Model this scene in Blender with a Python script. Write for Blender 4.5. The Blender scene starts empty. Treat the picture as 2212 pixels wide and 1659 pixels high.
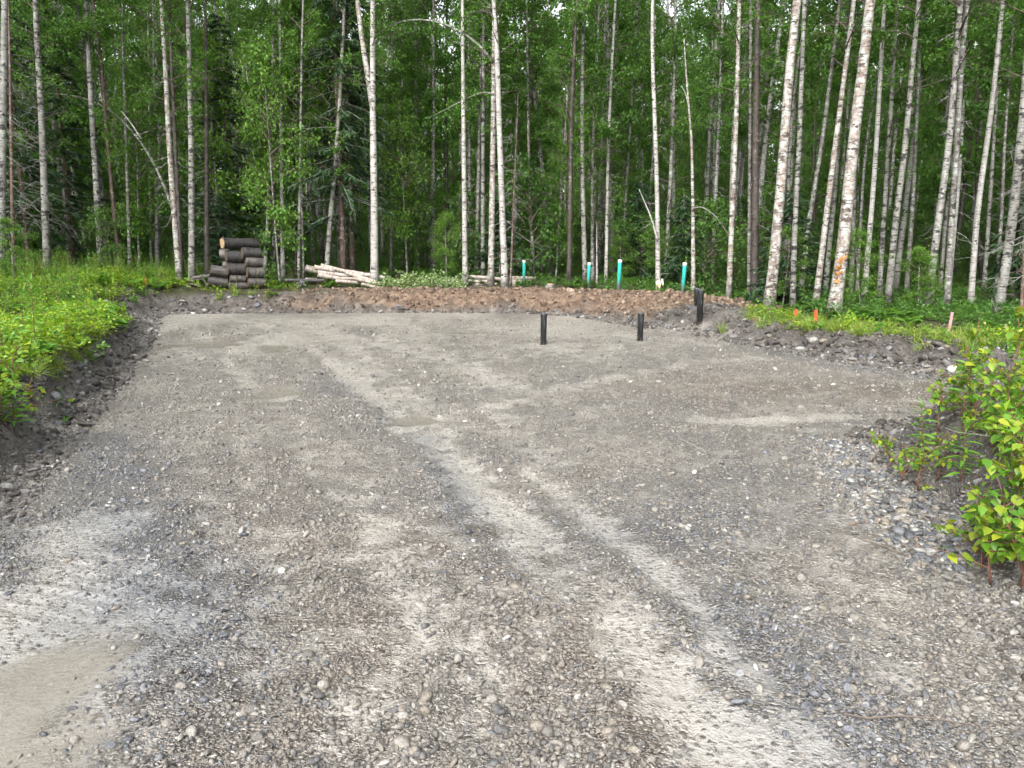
import bpy, bmesh, math, random
import numpy as np
from mathutils import Vector, Matrix, Euler

random.seed(7)
rng = np.random.default_rng(7)
SC = bpy.context.scene
COL = SC.collection

# ------------------------------------------------------------------ camera, sky, sun, exposure
CAM_H = 1.55
PITCH = math.radians(9.0)
F_PX, CX, CY = 1661.0, 1106.0, 829.5          # focal length of a 26 mm equivalent phone lens on a 2212 px wide frame
cam_d = bpy.data.cameras.new('camera')
cam = bpy.data.objects.new('camera', cam_d)
COL.objects.link(cam)
cam.location = (0, 0, CAM_H)
cam.rotation_euler = (math.pi / 2 - PITCH, 0, 0)
cam_d.sensor_fit = 'HORIZONTAL'
cam_d.sensor_width = 36.0
cam_d.lens = 36.0 * F_PX / 2212.0
cam_d.clip_start = 0.05
cam_d.clip_end = 2000
SC.camera = cam

SUN_EL, SUN_AZ = math.radians(42), math.radians(205)
world = bpy.data.worlds.new('World')
SC.world = world
world.use_nodes = True
wn, wl = world.node_tree.nodes, world.node_tree.links
wn.clear()
sky = wn.new('ShaderNodeTexSky')
sky.sky_type = 'NISHITA'
sky.sun_disc = False
sky.sun_elevation = SUN_EL
sky.sun_rotation = SUN_AZ
sky.air_density = 1.0
sky.dust_density = 2.0
sky.ozone_density = 1.0
hs = wn.new('ShaderNodeHueSaturation')            # a veil of cloud over the whole sky
hs.inputs['Saturation'].default_value = 0.22
bg = wn.new('ShaderNodeBackground')
bg.inputs['Strength'].default_value = 0.13
wo = wn.new('ShaderNodeOutputWorld')
wl.new(sky.outputs[0], hs.inputs['Color'])
wl.new(hs.outputs[0], bg.inputs[0])
wl.new(bg.outputs[0], wo.inputs[0])

sun_d = bpy.data.lights.new('sun', 'SUN')
sun_d.energy = 1.5
sun_d.angle = math.radians(40)
sun_d.color = (1.0, 0.97, 0.92)
sun = bpy.data.objects.new('sun', sun_d)
COL.objects.link(sun)
# towards the sun: azimuth measured like the sky node (clockwise seen from above, from +Y)
sd = Vector((math.sin(SUN_AZ) * math.cos(SUN_EL), math.cos(SUN_AZ) * math.cos(SUN_EL), math.sin(SUN_EL)))
sun.rotation_euler = sd.to_track_quat('Z', 'Y').to_euler()
sun.location = (0, -10, 30)

SC.view_settings.view_transform = 'Standard'
SC.view_settings.look = 'None'
SC.view_settings.gamma = 1.0
SC.view_settings.use_curve_mapping = False
SC.view_settings.exposure = 1.95
SC.render.engine = 'CYCLES'
SC.cycles.use_denoising = True
SC.cycles.use_adaptive_sampling = True
SC.cycles.adaptive_threshold = 0.04
SC.cycles.max_bounces = 5
SC.cycles.diffuse_bounces = 4
SC.cycles.glossy_bounces = 2
SC.cycles.transmission_bounces = 3
SC.cycles.transparent_max_bounces = 4

# ------------------------------------------------------------------ frame helpers
CT, ST = math.cos(PITCH), math.sin(PITCH)


def ray(u, v):
    a, b = (u - CX) / F_PX, (CY - v) / F_PX
    return a, CT + b * ST, -ST + b * CT


def padz(y):
    """the pad climbs a little towards the mound"""
    t = min(1.0, max(0.0, (y - 7.0) / 14.0))
    return 0.22 * t * t * (3 - 2 * t)


def G(u, v):
    """where the line of sight meets the pad"""
    a, h, w = ray(u, v)
    t, z = 0.0, 0.0
    for _ in range(12):
        t = (z - CAM_H) / w
        z = 0.5 * z + 0.5 * padz(h * t)
    return (a * t, h * t)


def D(u, v, y):
    """the point at distance y ahead on that line of sight"""
    a, h, w = ray(u, v)
    t = y / h
    return (a * t, y, CAM_H + w * t)


def PXM(y):
    return y * 1.01 / F_PX


# ------------------------------------------------------------------ numpy noise
def _hash(ix, iy, s):
    h = (ix.astype(np.int64) * 374761393 + iy.astype(np.int64) * 668265263 + s * 1442695041) & 0xFFFFFFFF
    h = ((h ^ (h >> 13)) * 1274126177) & 0xFFFFFFFF
    return ((h ^ (h >> 16)) & 0xFFFF) / 65535.0


def vnoise(x, y, s=0):
    ix, iy = np.floor(x), np.floor(y)
    fx, fy = x - ix, y - iy
    fx, fy = fx * fx * (3 - 2 * fx), fy * fy * (3 - 2 * fy)
    a, b = _hash(ix, iy, s), _hash(ix + 1, iy, s)
    c, d = _hash(ix, iy + 1, s), _hash(ix + 1, iy + 1, s)
    return (a + (b - a) * fx) * (1 - fy) + (c + (d - c) * fx) * fy - 0.5


def fbm(x, y, s=0, o=4):
    r, a = 0, 1.0
    for k in range(o):
        r = r + a * vnoise(x * 2 ** k + 17.3 * k, y * 2 ** k - 9.1 * k, s + k)
        a *= 0.5
    return r


def sst(a, b, x):
    t = np.clip((x - a) / (b - a), 0, 1)
    return t * t * (3 - 2 * t)


# ------------------------------------------------------------------ the lie of the land
PAD = [(-2.7, -7.0), (-2.75, 1.5), (-2.95, 3.2), G(0, 1075), G(90, 975), G(170, 895), G(225, 830), G(275, 775), G(312, 725), G(322, 690),
       G(345, 679), G(480, 677), G(640, 676), G(820, 675), G(980, 674), G(1120, 675), G(1250, 683), G(1380, 704), G(1480, 722), G(1560, 733),
       G(1640, 746), G(1740, 764), G(1840, 784), G(1950, 799), G(2060, 814), (8.5, 10.1), (13, 10.3), (13, 7.9), (6.0, 7.7), (4.1, 7.35),
       G(1905, 935), G(1870, 985), G(1945, 1085), G(2040, 1180), G(2110, 1255), G(2212, 1345), (2.05, 2.0), (2.3, -7.0)]
PADX = np.array([p[0] for p in PAD])
PADY = np.array([p[1] for p in PAD])


def seg_dist(x, y, pts, closed=False):
    d2 = np.full(x.shape, 1e12)
    n = len(pts)
    for i in range(n if closed else n - 1):
        ax, ay = pts[i]
        bx, by = pts[(i + 1) % n]
        vx, vy = bx - ax, by - ay
        t = np.clip(((x - ax) * vx + (y - ay) * vy) / (vx * vx + vy * vy + 1e-12), 0, 1)
        d2 = np.minimum(d2, (x - ax - t * vx) ** 2 + (y - ay - t * vy) ** 2)
    return np.sqrt(d2)


def pad_sd(x, y):
    d = seg_dist(x, y, PAD, True)
    ins = np.zeros(x.shape, bool)
    n = len(PAD)
    for i in range(n):
        x0, y0 = PAD[i]
        x1, y1 = PAD[(i + 1) % n]
        if y0 == y1:
            continue
        c = ((y0 > y) != (y1 > y)) & (x < (x1 - x0) * (y - y0) / (y1 - y0) + x0)
        ins ^= c
    return np.where(ins, -d, d)


def GL(*uv):
    return [G(u, v) for u, v in uv]


# wheel tracks pressed into the pad: (line, half width in m, strength of the fine wet mud in it)
TRACKS = [
    (GL((560, 700), (700, 770), (800, 850), (900, 930), (1000, 1010), (1080, 1110), (1190, 1220), (1330, 1350), (1480, 1500), (1620, 1659)), 0.17, 1.0),
    (GL((1130, 1010), (1330, 1160), (1440, 1250), (1560, 1390), (1700, 1540), (1800, 1659)), 0.10, 0.75),
    (GL((420, 715), (500, 790), (560, 850), (640, 930), (760, 1060), (860, 1210), (930, 1330)), 0.17, 0.65),
    (GL((215, 1120), (180, 1160), (150, 1230), (110, 1330), (60, 1450), (20, 1640)), 0.26, 0.95),
    (GL((640, 700), (820, 745), (1010, 790), (1130, 850)), 0.26, 0.8),
    (GL((950, 1130), (880, 1270), (840, 1420), (760, 1600)), 0.12, 0.5),
    (GL((1060, 880), (1180, 850), (1320, 815), (1460, 790), (1640, 775)), 0.20, 0.8),
    (GL((1250, 900), (1420, 850), (1600, 820), (1800, 805)), 0.16, 0.5),
    (GL((1520, 905), (1620, 912), (1720, 905), (1800, 900)), 0.22, 1.0),
    (GL((1000, 720), (1180, 728), (1350, 730), (1500, 745)), 0.3, 0.8),
    (GL((900, 690), (1060, 705), (1250, 712)), 0.35, 0.8),
    (GL((360, 690), (560, 690), (800, 692)), 0.45, 0.7),
    (GL((1320, 1130), (1420, 1300), (1480, 1420)), 0.08, 0.4),
    (GL((1850, 1130), (1900, 1300), (1960, 1480)), 0.14, 0.45),
    (GL((690, 690), (760, 760), (860, 850), (960, 930)), 0.3, 0.75),
    (GL((860, 700), (980, 790), (1080, 900), (1180, 1000)), 0.22, 0.6),
    (GL((520, 950), (560, 1080), (590, 1250), (560, 1420)), 0.12, 0.5),
    (GL((700, 960), (780, 1100), (850, 1190)), 0.14, 0.6),
    (GL((1010, 1230), (1030, 1420), (1010, 1600)), 0.09, 0.55),
    (GL((900, 1300), (905, 1390)), 0.07, 0.8), (GL((1040, 1420), (1090, 1500)), 0.07, 0.7),
    (GL((1400, 738), (1470, 740), (1540, 748)), 0.25, 0.9),
    (GL((430, 1000), (470, 1150), (480, 1300)), 0.12, 0.4),
]
BLUE = [  # bands of loose dark blue-grey gravel
    (GL((190, 960), (250, 1050), (300, 1180), (330, 1300), (300, 1430)), 0.36, 1.25),
    (GL((330, 1300), (290, 1480), (250, 1620)), 0.14, 0.7),
    (GL((900, 940), (960, 1030), (1010, 1120), (1090, 1200)), 0.16, 0.9),
    (GL((700, 820), (800, 880), (880, 960)), 0.22, 0.5),
    (GL((1250, 1180), (1500, 1120), (1800, 980), (1900, 940)), 0.5, 0.55),
    (GL((1600, 1330), (1750, 1480), (1900, 1640)), 0.35, 0.75),
    (GL((1650, 755), (1800, 790), (2000, 815)), 0.22, 0.8),
    (GL((40, 1110), (20, 1200), (0, 1260)), 0.3, 0.8),
]
BROWN = [(GL((1480, 850), (1650, 838), (1850, 835), (2040, 850)), 0.75, 1.0), (GL((1300, 830), (1500, 800), (1700, 790)), 0.3, 0.5),
         (GL((560, 1000), (620, 1200), (640, 1500)), 0.5, 0.45), (GL((1250, 1320), (1350, 1500), (1400, 1650)), 0.35, 0.5), (GL((1020, 1150), (1180, 1330), (1300, 1560)), 0.3, 0.6)]
# shallow hollows that hold water: centre px, half axes m (across, ahead), turn, depth m
HOLLOWS = [((455, 742), 0.75, 0.85, 0.3, 0.020), ((585, 752), 0.32, 0.9, 0.2, 0.016), ((600, 850), 0.33, 0.8, 0.25, 0.018),
           ((905, 905), 0.42, 0.25, 0.1, 0.014), ((20, 1560), 0.2, 0.4, 0.1, 0.010), ((70, 1450), 0.14, 0.3, 0.0, 0.010),
           ((1010, 716), 0.8, 0.25, 0.0, 0.018), ((860, 925), 0.16, 0.3, 0.0, 0.012), ((1545, 1405), 0.055, 0.13, 0.5, 0.014),
           ((1640, 905), 0.55, 0.2, 0.0, 0.010)]


def band(x, y, L, wob=0.6):
    m = np.zeros(x.shape)
    nx = fbm(x * 1.3, y * 1.3, 41, 3)
    n2 = fbm(x * 0.8, y * 0.8, 43, 3)
    for line, hw, s in L:
        d = seg_dist(x, y, line)
        m = np.maximum(m, s * (1 - sst(0.0, hw * 2.1, d + nx * hw * wob)) * np.clip(0.85 + 0.9 * n2, 0.4, 1))
    return m


def terrain(x, y, masks=False):
    x = np.asarray(x, float)
    y = np.asarray(y, float)
    d = pad_sd(x, y)
    # the ground beyond the edge of the pad
    zp = np.full(x.shape, 0.46) - 0.07 * sst(3.5, 5.5, x)
    left = sst(-8.6, -11.6, x)
    zp = zp + 0.10 * sst(-2.5, -6, x) * (1 - sst(14, 18, y)) + left * (0.10 + 0.60 * sst(12.5, 21, y))
    zp = zp + 0.40 * sst(24.6, 27.5, y) * (1 - sst(-6, 0, x)) * (1 - left)
    back = sst(16.5, 19.5, y) * (1 - sst(4.6, 6.6, x))
    zp = zp + back * (0.25 * (1 - left))
    zp = zp + 0.022 * np.clip(y - 24, 0, 40) + 0.009 * np.clip(y - 13, 0, 11) * sst(3, 7, x)
    zp = np.where((x > 1.5) & (y < 9), 0.42 + 0.08 * np.clip(x - 2.2, 0, 3), zp)
    crest = np.exp(-((d - 1.7) / 0.8) ** 2) * sst(17, 20, y) * sst(-7, -3, x) * (1 - sst(4.8, 6.2, x))
    zp = zp + 0.04 * crest
    zp = zp - 0.06 * sst(2.8, 5.5, d) * sst(17, 20, y) * sst(-4, 0, x) * (1 - sst(5, 7, x))
    w = 0.75 - 0.2 * sst(0, -2, x) * (1 - sst(13, 16, y)) + 0.5 * sst(16, 19, y) + 0.2 * fbm(x * 0.8, y * 0.8, 5, 2)
    n1 = fbm(x * 1.1, y * 1.1, 11, 4)
    edge = d + 0.35 * fbm(x * 1.7, y * 1.7, 3, 3) * sst(-0.6, 0.4, d)
    bank = sst(0.0, 1.0, edge / w)
    t_ = np.clip((y - 7.0) / 14.0, 0, 1)
    pz = 0.22 * t_ * t_ * (3 - 2 * t_)
    z = pz + (np.maximum(zp, pz) - pz) * bank
    rough = sst(-0.15, 0.4, edge)
    near_bank = rough * (1 - sst(1.6, 4.0, d))
    z = z + near_bank * (0.09 * fbm(x * 2.6, y * 2.6, 21, 4) + 0.045 * fbm(x * 8, y * 8, 25, 4))
    z = z + sst(1.5, 5, d) * 0.22 * fbm(x * 0.35, y * 0.35, 31, 3) * (1 - 0.5 * sst(0, 8, 8 - y))
    # the pad itself
    pin = 1 - sst(-0.5, 0.1, d)
    mud = band(x, y, TRACKS) * pin
    z = z + pin * (0.030 * fbm(x * 0.45, y * 0.45, 51, 2) + 0.018 * fbm(x * 2.2, y * 2.2, 55, 3) + 0.010 * fbm(x * 9, y * 9, 57, 3))
    z = z - 0.020 * mud
    ridge = np.zeros(x.shape)
    for line, hw, s in TRACKS[:8]:
        dd = seg_dist(x, y, line)
        ridge = np.maximum(ridge, s * np.exp(-((dd - hw * 1.7) / (hw * 0.5)) ** 2))
    z = z + 0.014 * ridge * pin * (0.6 + fbm(x * 4, y * 4, 61, 2))
    # cleats of the digger's track, bottom left and along the main rut
    lug = np.sin((y * 1.0 + x * 0.25) * 2 * math.pi / 0.11) * mud * np.exp(-((x + 2.0) / 0.6) ** 2) * sst(5.2, 4.6, y) * sst(3.0, 3.6, y)
    z = z + 0.012 * lug
    hol = np.zeros(x.shape)
    wn_ = 0.45 * fbm(x * 2.4, y * 2.4, 71, 3)
    for (uv, ax, ay, tr, dep) in HOLLOWS:
        c = G(*uv)
        dx, dy = x - c[0], y - c[1]
        ex = (dx * math.cos(tr) + dy * math.sin(tr)) / ax
        ey = (-dx * math.sin(tr) + dy * math.cos(tr)) / ay
        r = np.sqrt(ex * ex + ey * ey) + wn_
        k = 1 - sst(0.35, 1.25, r)
        hol = np.maximum(hol, k)
        z = z - dep * k
    z = z + 0.27 * np.exp(-(((x - 4.15) / 0.9) ** 2 + ((y - 15.7) / 0.9) ** 2))
    # the low gravel hump at the foot of the black pipes
    for (uv, s_) in (((1180, 752), 0.9), ((1390, 748), 1.0)):
        c = G(*uv)
        z = z + 0.05 * np.exp(-(((x - c[0]) / (s_ * 1.2)) ** 2 + ((y - c[1]) / s_) ** 2)) * pin
    if not masks:
        return z
    far = sst(8.5, 15, y) * (1 - sst(2.0, 5.0, x) * (1 - sst(15, 18, y))) * np.clip(0.62 + 0.9 * fbm(x * 0.9, y * 0.5, 47, 3), 0, 1)
    corner = np.clip(1.15 - np.hypot((x + 2.0) / 0.85, (y - 2.6) / 1.5) + 0.5 * fbm(x * 2, y * 2, 49, 3), 0, 1)
    mud = np.maximum(np.maximum(mud, 0.9 * far * pin), 0.95 * corner * pin)
    blue = band(x, y, BLUE) * pin
    brown = band(x, y, BROWN, 0.9) * pin
    soil = sst(16, 19, y) * sst(-8.0, -3.0, x + 1.6 * n1) * (1 - sst(3.0, 4.5, d)) * rough
    soil = soil * (1 - 0.85 * sst(0.5, 0.1, edge / w + 0.5 * n1) * np.clip(0.7 + 0.8 * fbm(x * 0.6, y * 0.6, 77, 2), 0, 1))
    green = sst(0.75, 1.5, edge + 0.7 * n1) * (1 - soil)
    return z, dict(d=d, pad=pin, mud=np.maximum(mud, 0.8 * hol), blue=blue, brown=brown, soil=soil, green=green, rough=rough, bank=bank, hol=hol)


def tz(x, y):
    return float(terrain(np.array([x]), np.array([y]))[0])


# ------------------------------------------------------------------ object helpers
def tag(o, label=None, cat=None, group=None, kind=None):
    if label:
        o['label'] = label
    if cat:
        o['category'] = cat
    if group:
        o['group'] = group
    if kind:
        o['kind'] = kind
    return o


def np_mesh(name, verts, faces, mats=(), smooth=False, mat_idx=None):
    """faces: an (n, k) integer array, or a list of such arrays"""
    me = bpy.data.meshes.new(name)
    if not isinstance(faces, (list, tuple)):
        faces = [faces]
    faces = [np.asarray(f, np.int32) for f in faces if len(f)]
    verts = np.asarray(verts, np.float32)
    me.vertices.add(len(verts))
    me.vertices.foreach_set('co', verts.ravel())
    tot = np.concatenate([np.full(len(f), f.shape[1], np.int32) for f in faces])
    idx = np.concatenate([f.ravel() for f in faces])
    st = np.concatenate([[0], np.cumsum(tot)[:-1]]).astype(np.int32)
    me.loops.add(len(idx))
    me.loops.foreach_set('vertex_index', idx)
    me.polygons.add(len(tot))
    me.polygons.foreach_set('loop_start', st)
    try:
        me.polygons.foreach_set('loop_total', tot)
    except Exception:
        pass
    for m in mats:
        me.materials.append(m)
    if mat_idx is not None:
        me.polygons.foreach_set('material_index', np.asarray(mat_idx, np.int32))
    me.polygons.foreach_set('use_smooth', np.full(len(tot), bool(smooth)))
    me.update(calc_edges=True)
    return me


def obj(name, me, parent=None, loc=None, rot=None, scl=None, link=True):
    o = bpy.data.objects.new(name, me)
    if link:
        COL.objects.link(o)
    if parent is not None:
        o.parent = parent
    if loc is not None:
        o.location = loc
    if rot is not None:
        o.rotation_euler = rot
    if scl is not None:
        o.scale = scl if hasattr(scl, '__len__') else (scl,) * 3
    return o


def thing(name, label, cat, loc, rot=(0, 0, 0), group=None):
    o = obj(name, None, loc=loc, rot=rot)
    o.empty_display_size = 0.1
    return tag(o, label, cat, group)


class MB:
    """collects vertices and faces (triangles and quads), with a material slot for each face"""

    def __init__(self):
        self.v, self.t, self.q, self.tm, self.qm, self.n = [], [], [], [], [], 0

    def add(self, v, t=None, q=None, m=0):
        v = np.asarray(v, float)
        if t is not None and len(t):
            self.t.append(np.asarray(t) + self.n)
            self.tm.append(np.full(len(t), m))
        if q is not None and len(q):
            self.q.append(np.asarray(q) + self.n)
            self.qm.append(np.full(len(q), m))
        self.v.append(v)
        self.n += len(v)
        return self

    def tube(self, pts, rad, sides=8, m=0, cap=True, wob=0.0):
        pts = np.asarray(pts, float)
        rad = np.asarray(rad, float) * np.ones(len(pts))
        n = len(pts)
        tan = np.gradient(pts, axis=0)
        tan /= np.linalg.norm(tan, axis=1)[:, None] + 1e-9
        ref = np.array([0, 0, 1.0]) if abs(tan[0][2]) < 0.8 else np.array([1.0, 0, 0])
        a = np.cross(tan, ref)
        a /= np.linalg.norm(a, axis=1)[:, None] + 1e-9
        b = np.cross(tan, a)
        th = np.linspace(0, 2 * math.pi, sides, endpoint=False)
        rr = rad[:, None] * np.ones(sides)[None]
        if wob:
            rr = rr * (1 + wob * (rng.random((n, sides)) - 0.5))
        v = pts[:, None, :] + rr[:, :, None] * (a[:, None, :] * np.cos(th)[None, :, None] + b[:, None, :] * np.sin(th)[None, :, None])
        v = v.reshape(-1, 3)
        i = np.arange(n - 1)[:, None] * sides
        j = np.arange(sides)[None]
        j2 = (j + 1) % sides
        q = np.stack([i + j, i + j2, i + sides + j2, i + sides + j], -1).reshape(-1, 4)
        t = []
        if cap:
            v = np.vstack([v, pts[:1], pts[-1:]])
            c0, c1 = n * sides, n * sides + 1
            t = [[c0, (k + 1) % sides, k] for k in range(sides)] + [[c1, (n - 1) * sides + k, (n - 1) * sides + (k + 1) % sides] for k in range(sides)]
        return self.add(v, t, q, m)

    def mesh(self, name, mats, smooth=False):
        v = np.vstack(self.v)
        fs, mi = [], []
        if self.t:
            fs.append(np.vstack(self.t))
            mi.append(np.concatenate(self.tm))
        if self.q:
            fs.append(np.vstack(self.q))
            mi.append(np.concatenate(self.qm))
        return np_mesh(name, v, fs, mats, smooth, np.concatenate(mi))


# ------------------------------------------------------------------ materials
class NT:
    def __init__(self, name):
        self.m = bpy.data.materials.new(name)
        self.m.use_nodes = True
        self.t = self.m.node_tree
        self.t.nodes.clear()
        self.out = self.n('ShaderNodeOutputMaterial')

    def n(self, kind, **kw):
        nd = self.t.nodes.new(kind)
        for k, v in kw.items():
            setattr(nd, k, v)
        return nd

    def l(self, a, b):
        self.t.links.new(a, b)

    def set(self, sock, v):
        if hasattr(v, 'is_output'):
            self.l(v, sock)
        else:
            if sock.type == 'RGBA' and hasattr(v, '__len__') and len(v) == 3:
                v = (*v, 1)
            sock.default_value = v

    def math(self, op, a, b=0.0, c=None, clamp=False):
        nd = self.n('ShaderNodeMath', operation=op, use_clamp=clamp)
        self.set(nd.inputs[0], a)
        self.set(nd.inputs[1], b)
        if c is not None:
            self.set(nd.inputs[2], c)
        return nd.outputs[0]

    def mix(self, f, a, b, mode='MIX'):
        nd = self.n('ShaderNodeMix', data_type='RGBA', blend_type=mode)
        self.set(nd.inputs['Factor'], f)
        self.set(nd.inputs[6], a)
        self.set(nd.inputs[7], b)
        return nd.outputs[2]

    def lerp(self, f, a, b):
        nd = self.n('ShaderNodeMix', data_type='FLOAT')
        self.set(nd.inputs['Factor'], f)
        self.set(nd.inputs[2], a)
        self.set(nd.inputs[3], b)
        return nd.outputs[0]

    def coord(self, which='Object', scale=None, offset=None):
        tc = self.n('ShaderNodeTexCoord').outputs[which]
        if scale is None and offset is None:
            return tc
        mp = self.n('ShaderNodeMapping')
        self.l(tc, mp.inputs[0])
        if scale is not None:
            mp.inputs['Scale'].default_value = scale if hasattr(scale, '__len__') else (scale,) * 3
        if offset is not None:
            self.set(mp.inputs['Location'], offset)
        return mp.outputs[0]

    def noise(self, vec, scale, detail=3.0, rough=0.55, col=False):
        nd = self.n('ShaderNodeTexNoise')
        self.l(vec, nd.inputs['Vector'])
        nd.inputs['Scale'].default_value = scale
        nd.inputs['Detail'].default_value = detail
        nd.inputs['Roughness'].default_value = rough
        return nd.outputs['Color' if col else 'Fac']

    def voro(self, vec, scale, feature='F1', rnd=1.0):
        nd = self.n('ShaderNodeTexVoronoi', feature=feature)
        self.l(vec, nd.inputs['Vector'])
        nd.inputs['Scale'].default_value = scale
        nd.inputs['Randomness'].default_value = rnd
        return nd.outputs['Distance'], (nd.outputs['Color'] if 'Color' in nd.outputs else None)

    def ramp(self, f, stops, interp='LINEAR'):
        nd = self.n('ShaderNodeValToRGB')
        nd.color_ramp.interpolation = interp
        e = nd.color_ramp.elements
        while len(e) < len(stops):
            e.new(0.5)
        for k, (p, c) in enumerate(stops):
            e[k].position = p
            e[k].color = (*c, 1) if hasattr(c, '__len__') else (c, c, c, 1)
        self.set(nd.inputs[0], f)
        return nd.outputs[0]

    def step(self, f, a, b):
        nd = self.n('ShaderNodeMapRange', interpolation_type='SMOOTHSTEP')
        self.set(nd.inputs[0], f)
        nd.inputs[1].default_value = a
        nd.inputs[2].default_value = b
        return nd.outputs[0]

    def bump(self, h, strength=0.5, dist=0.02, prev=None):
        nd = self.n('ShaderNodeBump')
        nd.inputs['Strength'].default_value = strength
        nd.inputs['Distance'].default_value = dist
        self.l(h, nd.inputs['Height'])
        if prev is not None:
            self.l(prev, nd.inputs['Normal'])
        return nd.outputs[0]

    def bsdf(self, col, rough=0.6, spec=0.5, normal=None, link=True, coat=0.0):
        nd = self.n('ShaderNodeBsdfPrincipled')
        self.set(nd.inputs['Base Color'], col)
        self.set(nd.inputs['Roughness'], rough)
        self.set(nd.inputs['Specular IOR Level'], spec)
        if coat:
            self.set(nd.inputs['Coat Weight'], coat)
            nd.inputs['Coat Roughness'].default_value = 0.15
        if normal is not None:
            self.l(normal, nd.inputs['Normal'])
        if link:
            self.l(nd.outputs[0], self.out.inputs[0])
        return nd.outputs[0]

    def attr(self, name):
        return self.n('ShaderNodeAttribute', attribute_name=name).outputs['Fac']

    def rnd(self):
        return self.n('ShaderNodeObjectInfo').outputs['Random']


def mat_leaf(name, c0, c1, c2=None, trans=0.35, rough=0.45, spec=0.35, island=True):
    k = NT(name)
    r = k.n('ShaderNodeNewGeometry').outputs['Random Per Island'] if island else k.rnd()
    col = k.ramp(r, [(0.0, c0), (0.6, c1), (1.0, c2 or c1)])
    r2 = k.rnd()
    col = k.mix(k.math('MULTIPLY', r2, 0.35), col, k.mix(1.0, col, (1.25, 1.1, 0.6), 'MULTIPLY'))
    a = k.bsdf(col, rough, spec, link=False)
    tr = k.n('ShaderNodeBsdfTranslucent')
    k.set(tr.inputs[0], k.mix(1.0, col, (1.25, 1.25, 0.55), 'MULTIPLY'))
    ms = k.n('ShaderNodeMixShader')
    ms.inputs[0].default_value = trans
    k.l(a, ms.inputs[1])
    k.l(tr.outputs[0], ms.inputs[2])
    k.l(ms.outputs[0], k.out.inputs[0])
    return k.m


def mat_stone(name, stops, rough=0.35, spec=0.6):
    k = NT(name)
    co = k.coord('Object')
    base = k.ramp(k.rnd(), stops, 'CONSTANT')
    n = k.noise(co, 3.0, 4)
    col = k.mix(1.0, base, k.ramp(n, [(0.25, 0.55), (0.75, 1.35)]), 'MULTIPLY')
    sp = k.step(k.noise(co, 14.0, 2), 0.6, 0.75)
    col = k.mix(k.math('MULTIPLY', sp, 0.18), col, (0.4, 0.38, 0.35))
    nb = k.bump(k.noise(co, 9.0, 4), 0.35, 0.08)
    k.bsdf(col, k.lerp(n, rough + 0.15, rough - 0.1), spec, nb)
    return k.m


M = {}
M['stone'] = mat_stone('river_stone', [(0.0, (0.10, 0.105, 0.115)), (0.2, (0.16, 0.15, 0.135)), (0.36, (0.22, 0.21, 0.19)), (0.5, (0.065, 0.068, 0.076)),
                                       (0.64, (0.19, 0.165, 0.13)), (0.76, (0.28, 0.273, 0.26)), (0.86, (0.13, 0.133, 0.14)), (0.95, (0.42, 0.41, 0.38)), (0.98, (0.19, 0.12, 0.09))], 0.24)
M['grit'] = mat_stone('grit_stone', [(0.0, (0.115, 0.105, 0.095)), (0.2, (0.16, 0.147, 0.13)), (0.42, (0.20, 0.183, 0.16)), (0.6, (0.09, 0.088, 0.087)),
                                     (0.72, (0.18, 0.158, 0.13)), (0.88, (0.24, 0.225, 0.20)), (0.985, (0.38, 0.36, 0.33))], 0.26)
M['bluegrit'] = mat_stone('blue_grit_stone', [(0.0, (0.09, 0.095, 0.105)), (0.25, (0.13, 0.135, 0.15)), (0.5, (0.16, 0.162, 0.17)), (0.7, (0.06, 0.062, 0.07)), (0.88, (0.23, 0.23, 0.235)), (0.985, (0.4, 0.4, 0.39))], 0.26)
M['clod'] = mat_stone('soil_clod', [(0.0, (0.095, 0.065, 0.046)), (0.25, (0.15, 0.105, 0.075)), (0.55, (0.2, 0.14, 0.10)), (0.8, (0.065, 0.048, 0.037)), (0.93, (0.26, 0.195, 0.145))], 0.75, 0.25)
M['darkclod'] = mat_stone('dark_soil_clod', [(0.0, (0.045, 0.04, 0.036)), (0.3, (0.075, 0.066, 0.058)), (0.6, (0.10, 0.09, 0.08)), (0.8, (0.15, 0.145, 0.14)), (0.95, (0.26, 0.25, 0.235))], 0.6, 0.35)

M['leaf'] = mat_leaf('birch_leaf', (0.05, 0.13, 0.026), (0.085, 0.195, 0.036), (0.135, 0.26, 0.048), 0.5)
M['leaf_light'] = mat_leaf('young_leaf', (0.07, 0.17, 0.025), (0.11, 0.24, 0.035), (0.17, 0.30, 0.045), 0.42)
M['leaf_lime'] = mat_leaf('lime_leaf', (0.12, 0.25, 0.022), (0.2, 0.34, 0.03), (0.33, 0.41, 0.04), 0.42, 0.38)
M['leaf_obj'] = mat_leaf('sapling_leaf', (0.08, 0.20, 0.02), (0.15, 0.28, 0.028), (0.30, 0.34, 0.04), 0.42, 0.34, 0.45, island=False)
M['weed'] = mat_leaf('fireweed_leaf', (0.075, 0.20, 0.035), (0.125, 0.29, 0.045), (0.21, 0.36, 0.05), 0.38, 0.38)
M['fern'] = mat_leaf('fern_leaf', (0.07, 0.19, 0.025), (0.11, 0.27, 0.035), (0.16, 0.33, 0.045), 0.4)
M['grass'] = mat_leaf('grass_blade', (0.10, 0.19, 0.03), (0.19, 0.28, 0.05), (0.34, 0.36, 0.12), 0.35)
M['needle'] = mat_leaf('spruce_needle', (0.016, 0.042, 0.018), (0.026, 0.062, 0.024), (0.04, 0.085, 0.03), 0.15, 0.6)
M['under'] = mat_leaf('understorey_leaf', (0.045, 0.12, 0.026), (0.075, 0.175, 0.034), (0.12, 0.23, 0.045), 0.45)
M['drygrass'] = mat_leaf('dry_litter', (0.12, 0.085, 0.05), (0.22, 0.17, 0.09), (0.36, 0.3, 0.17), 0.2, 0.7)


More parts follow.
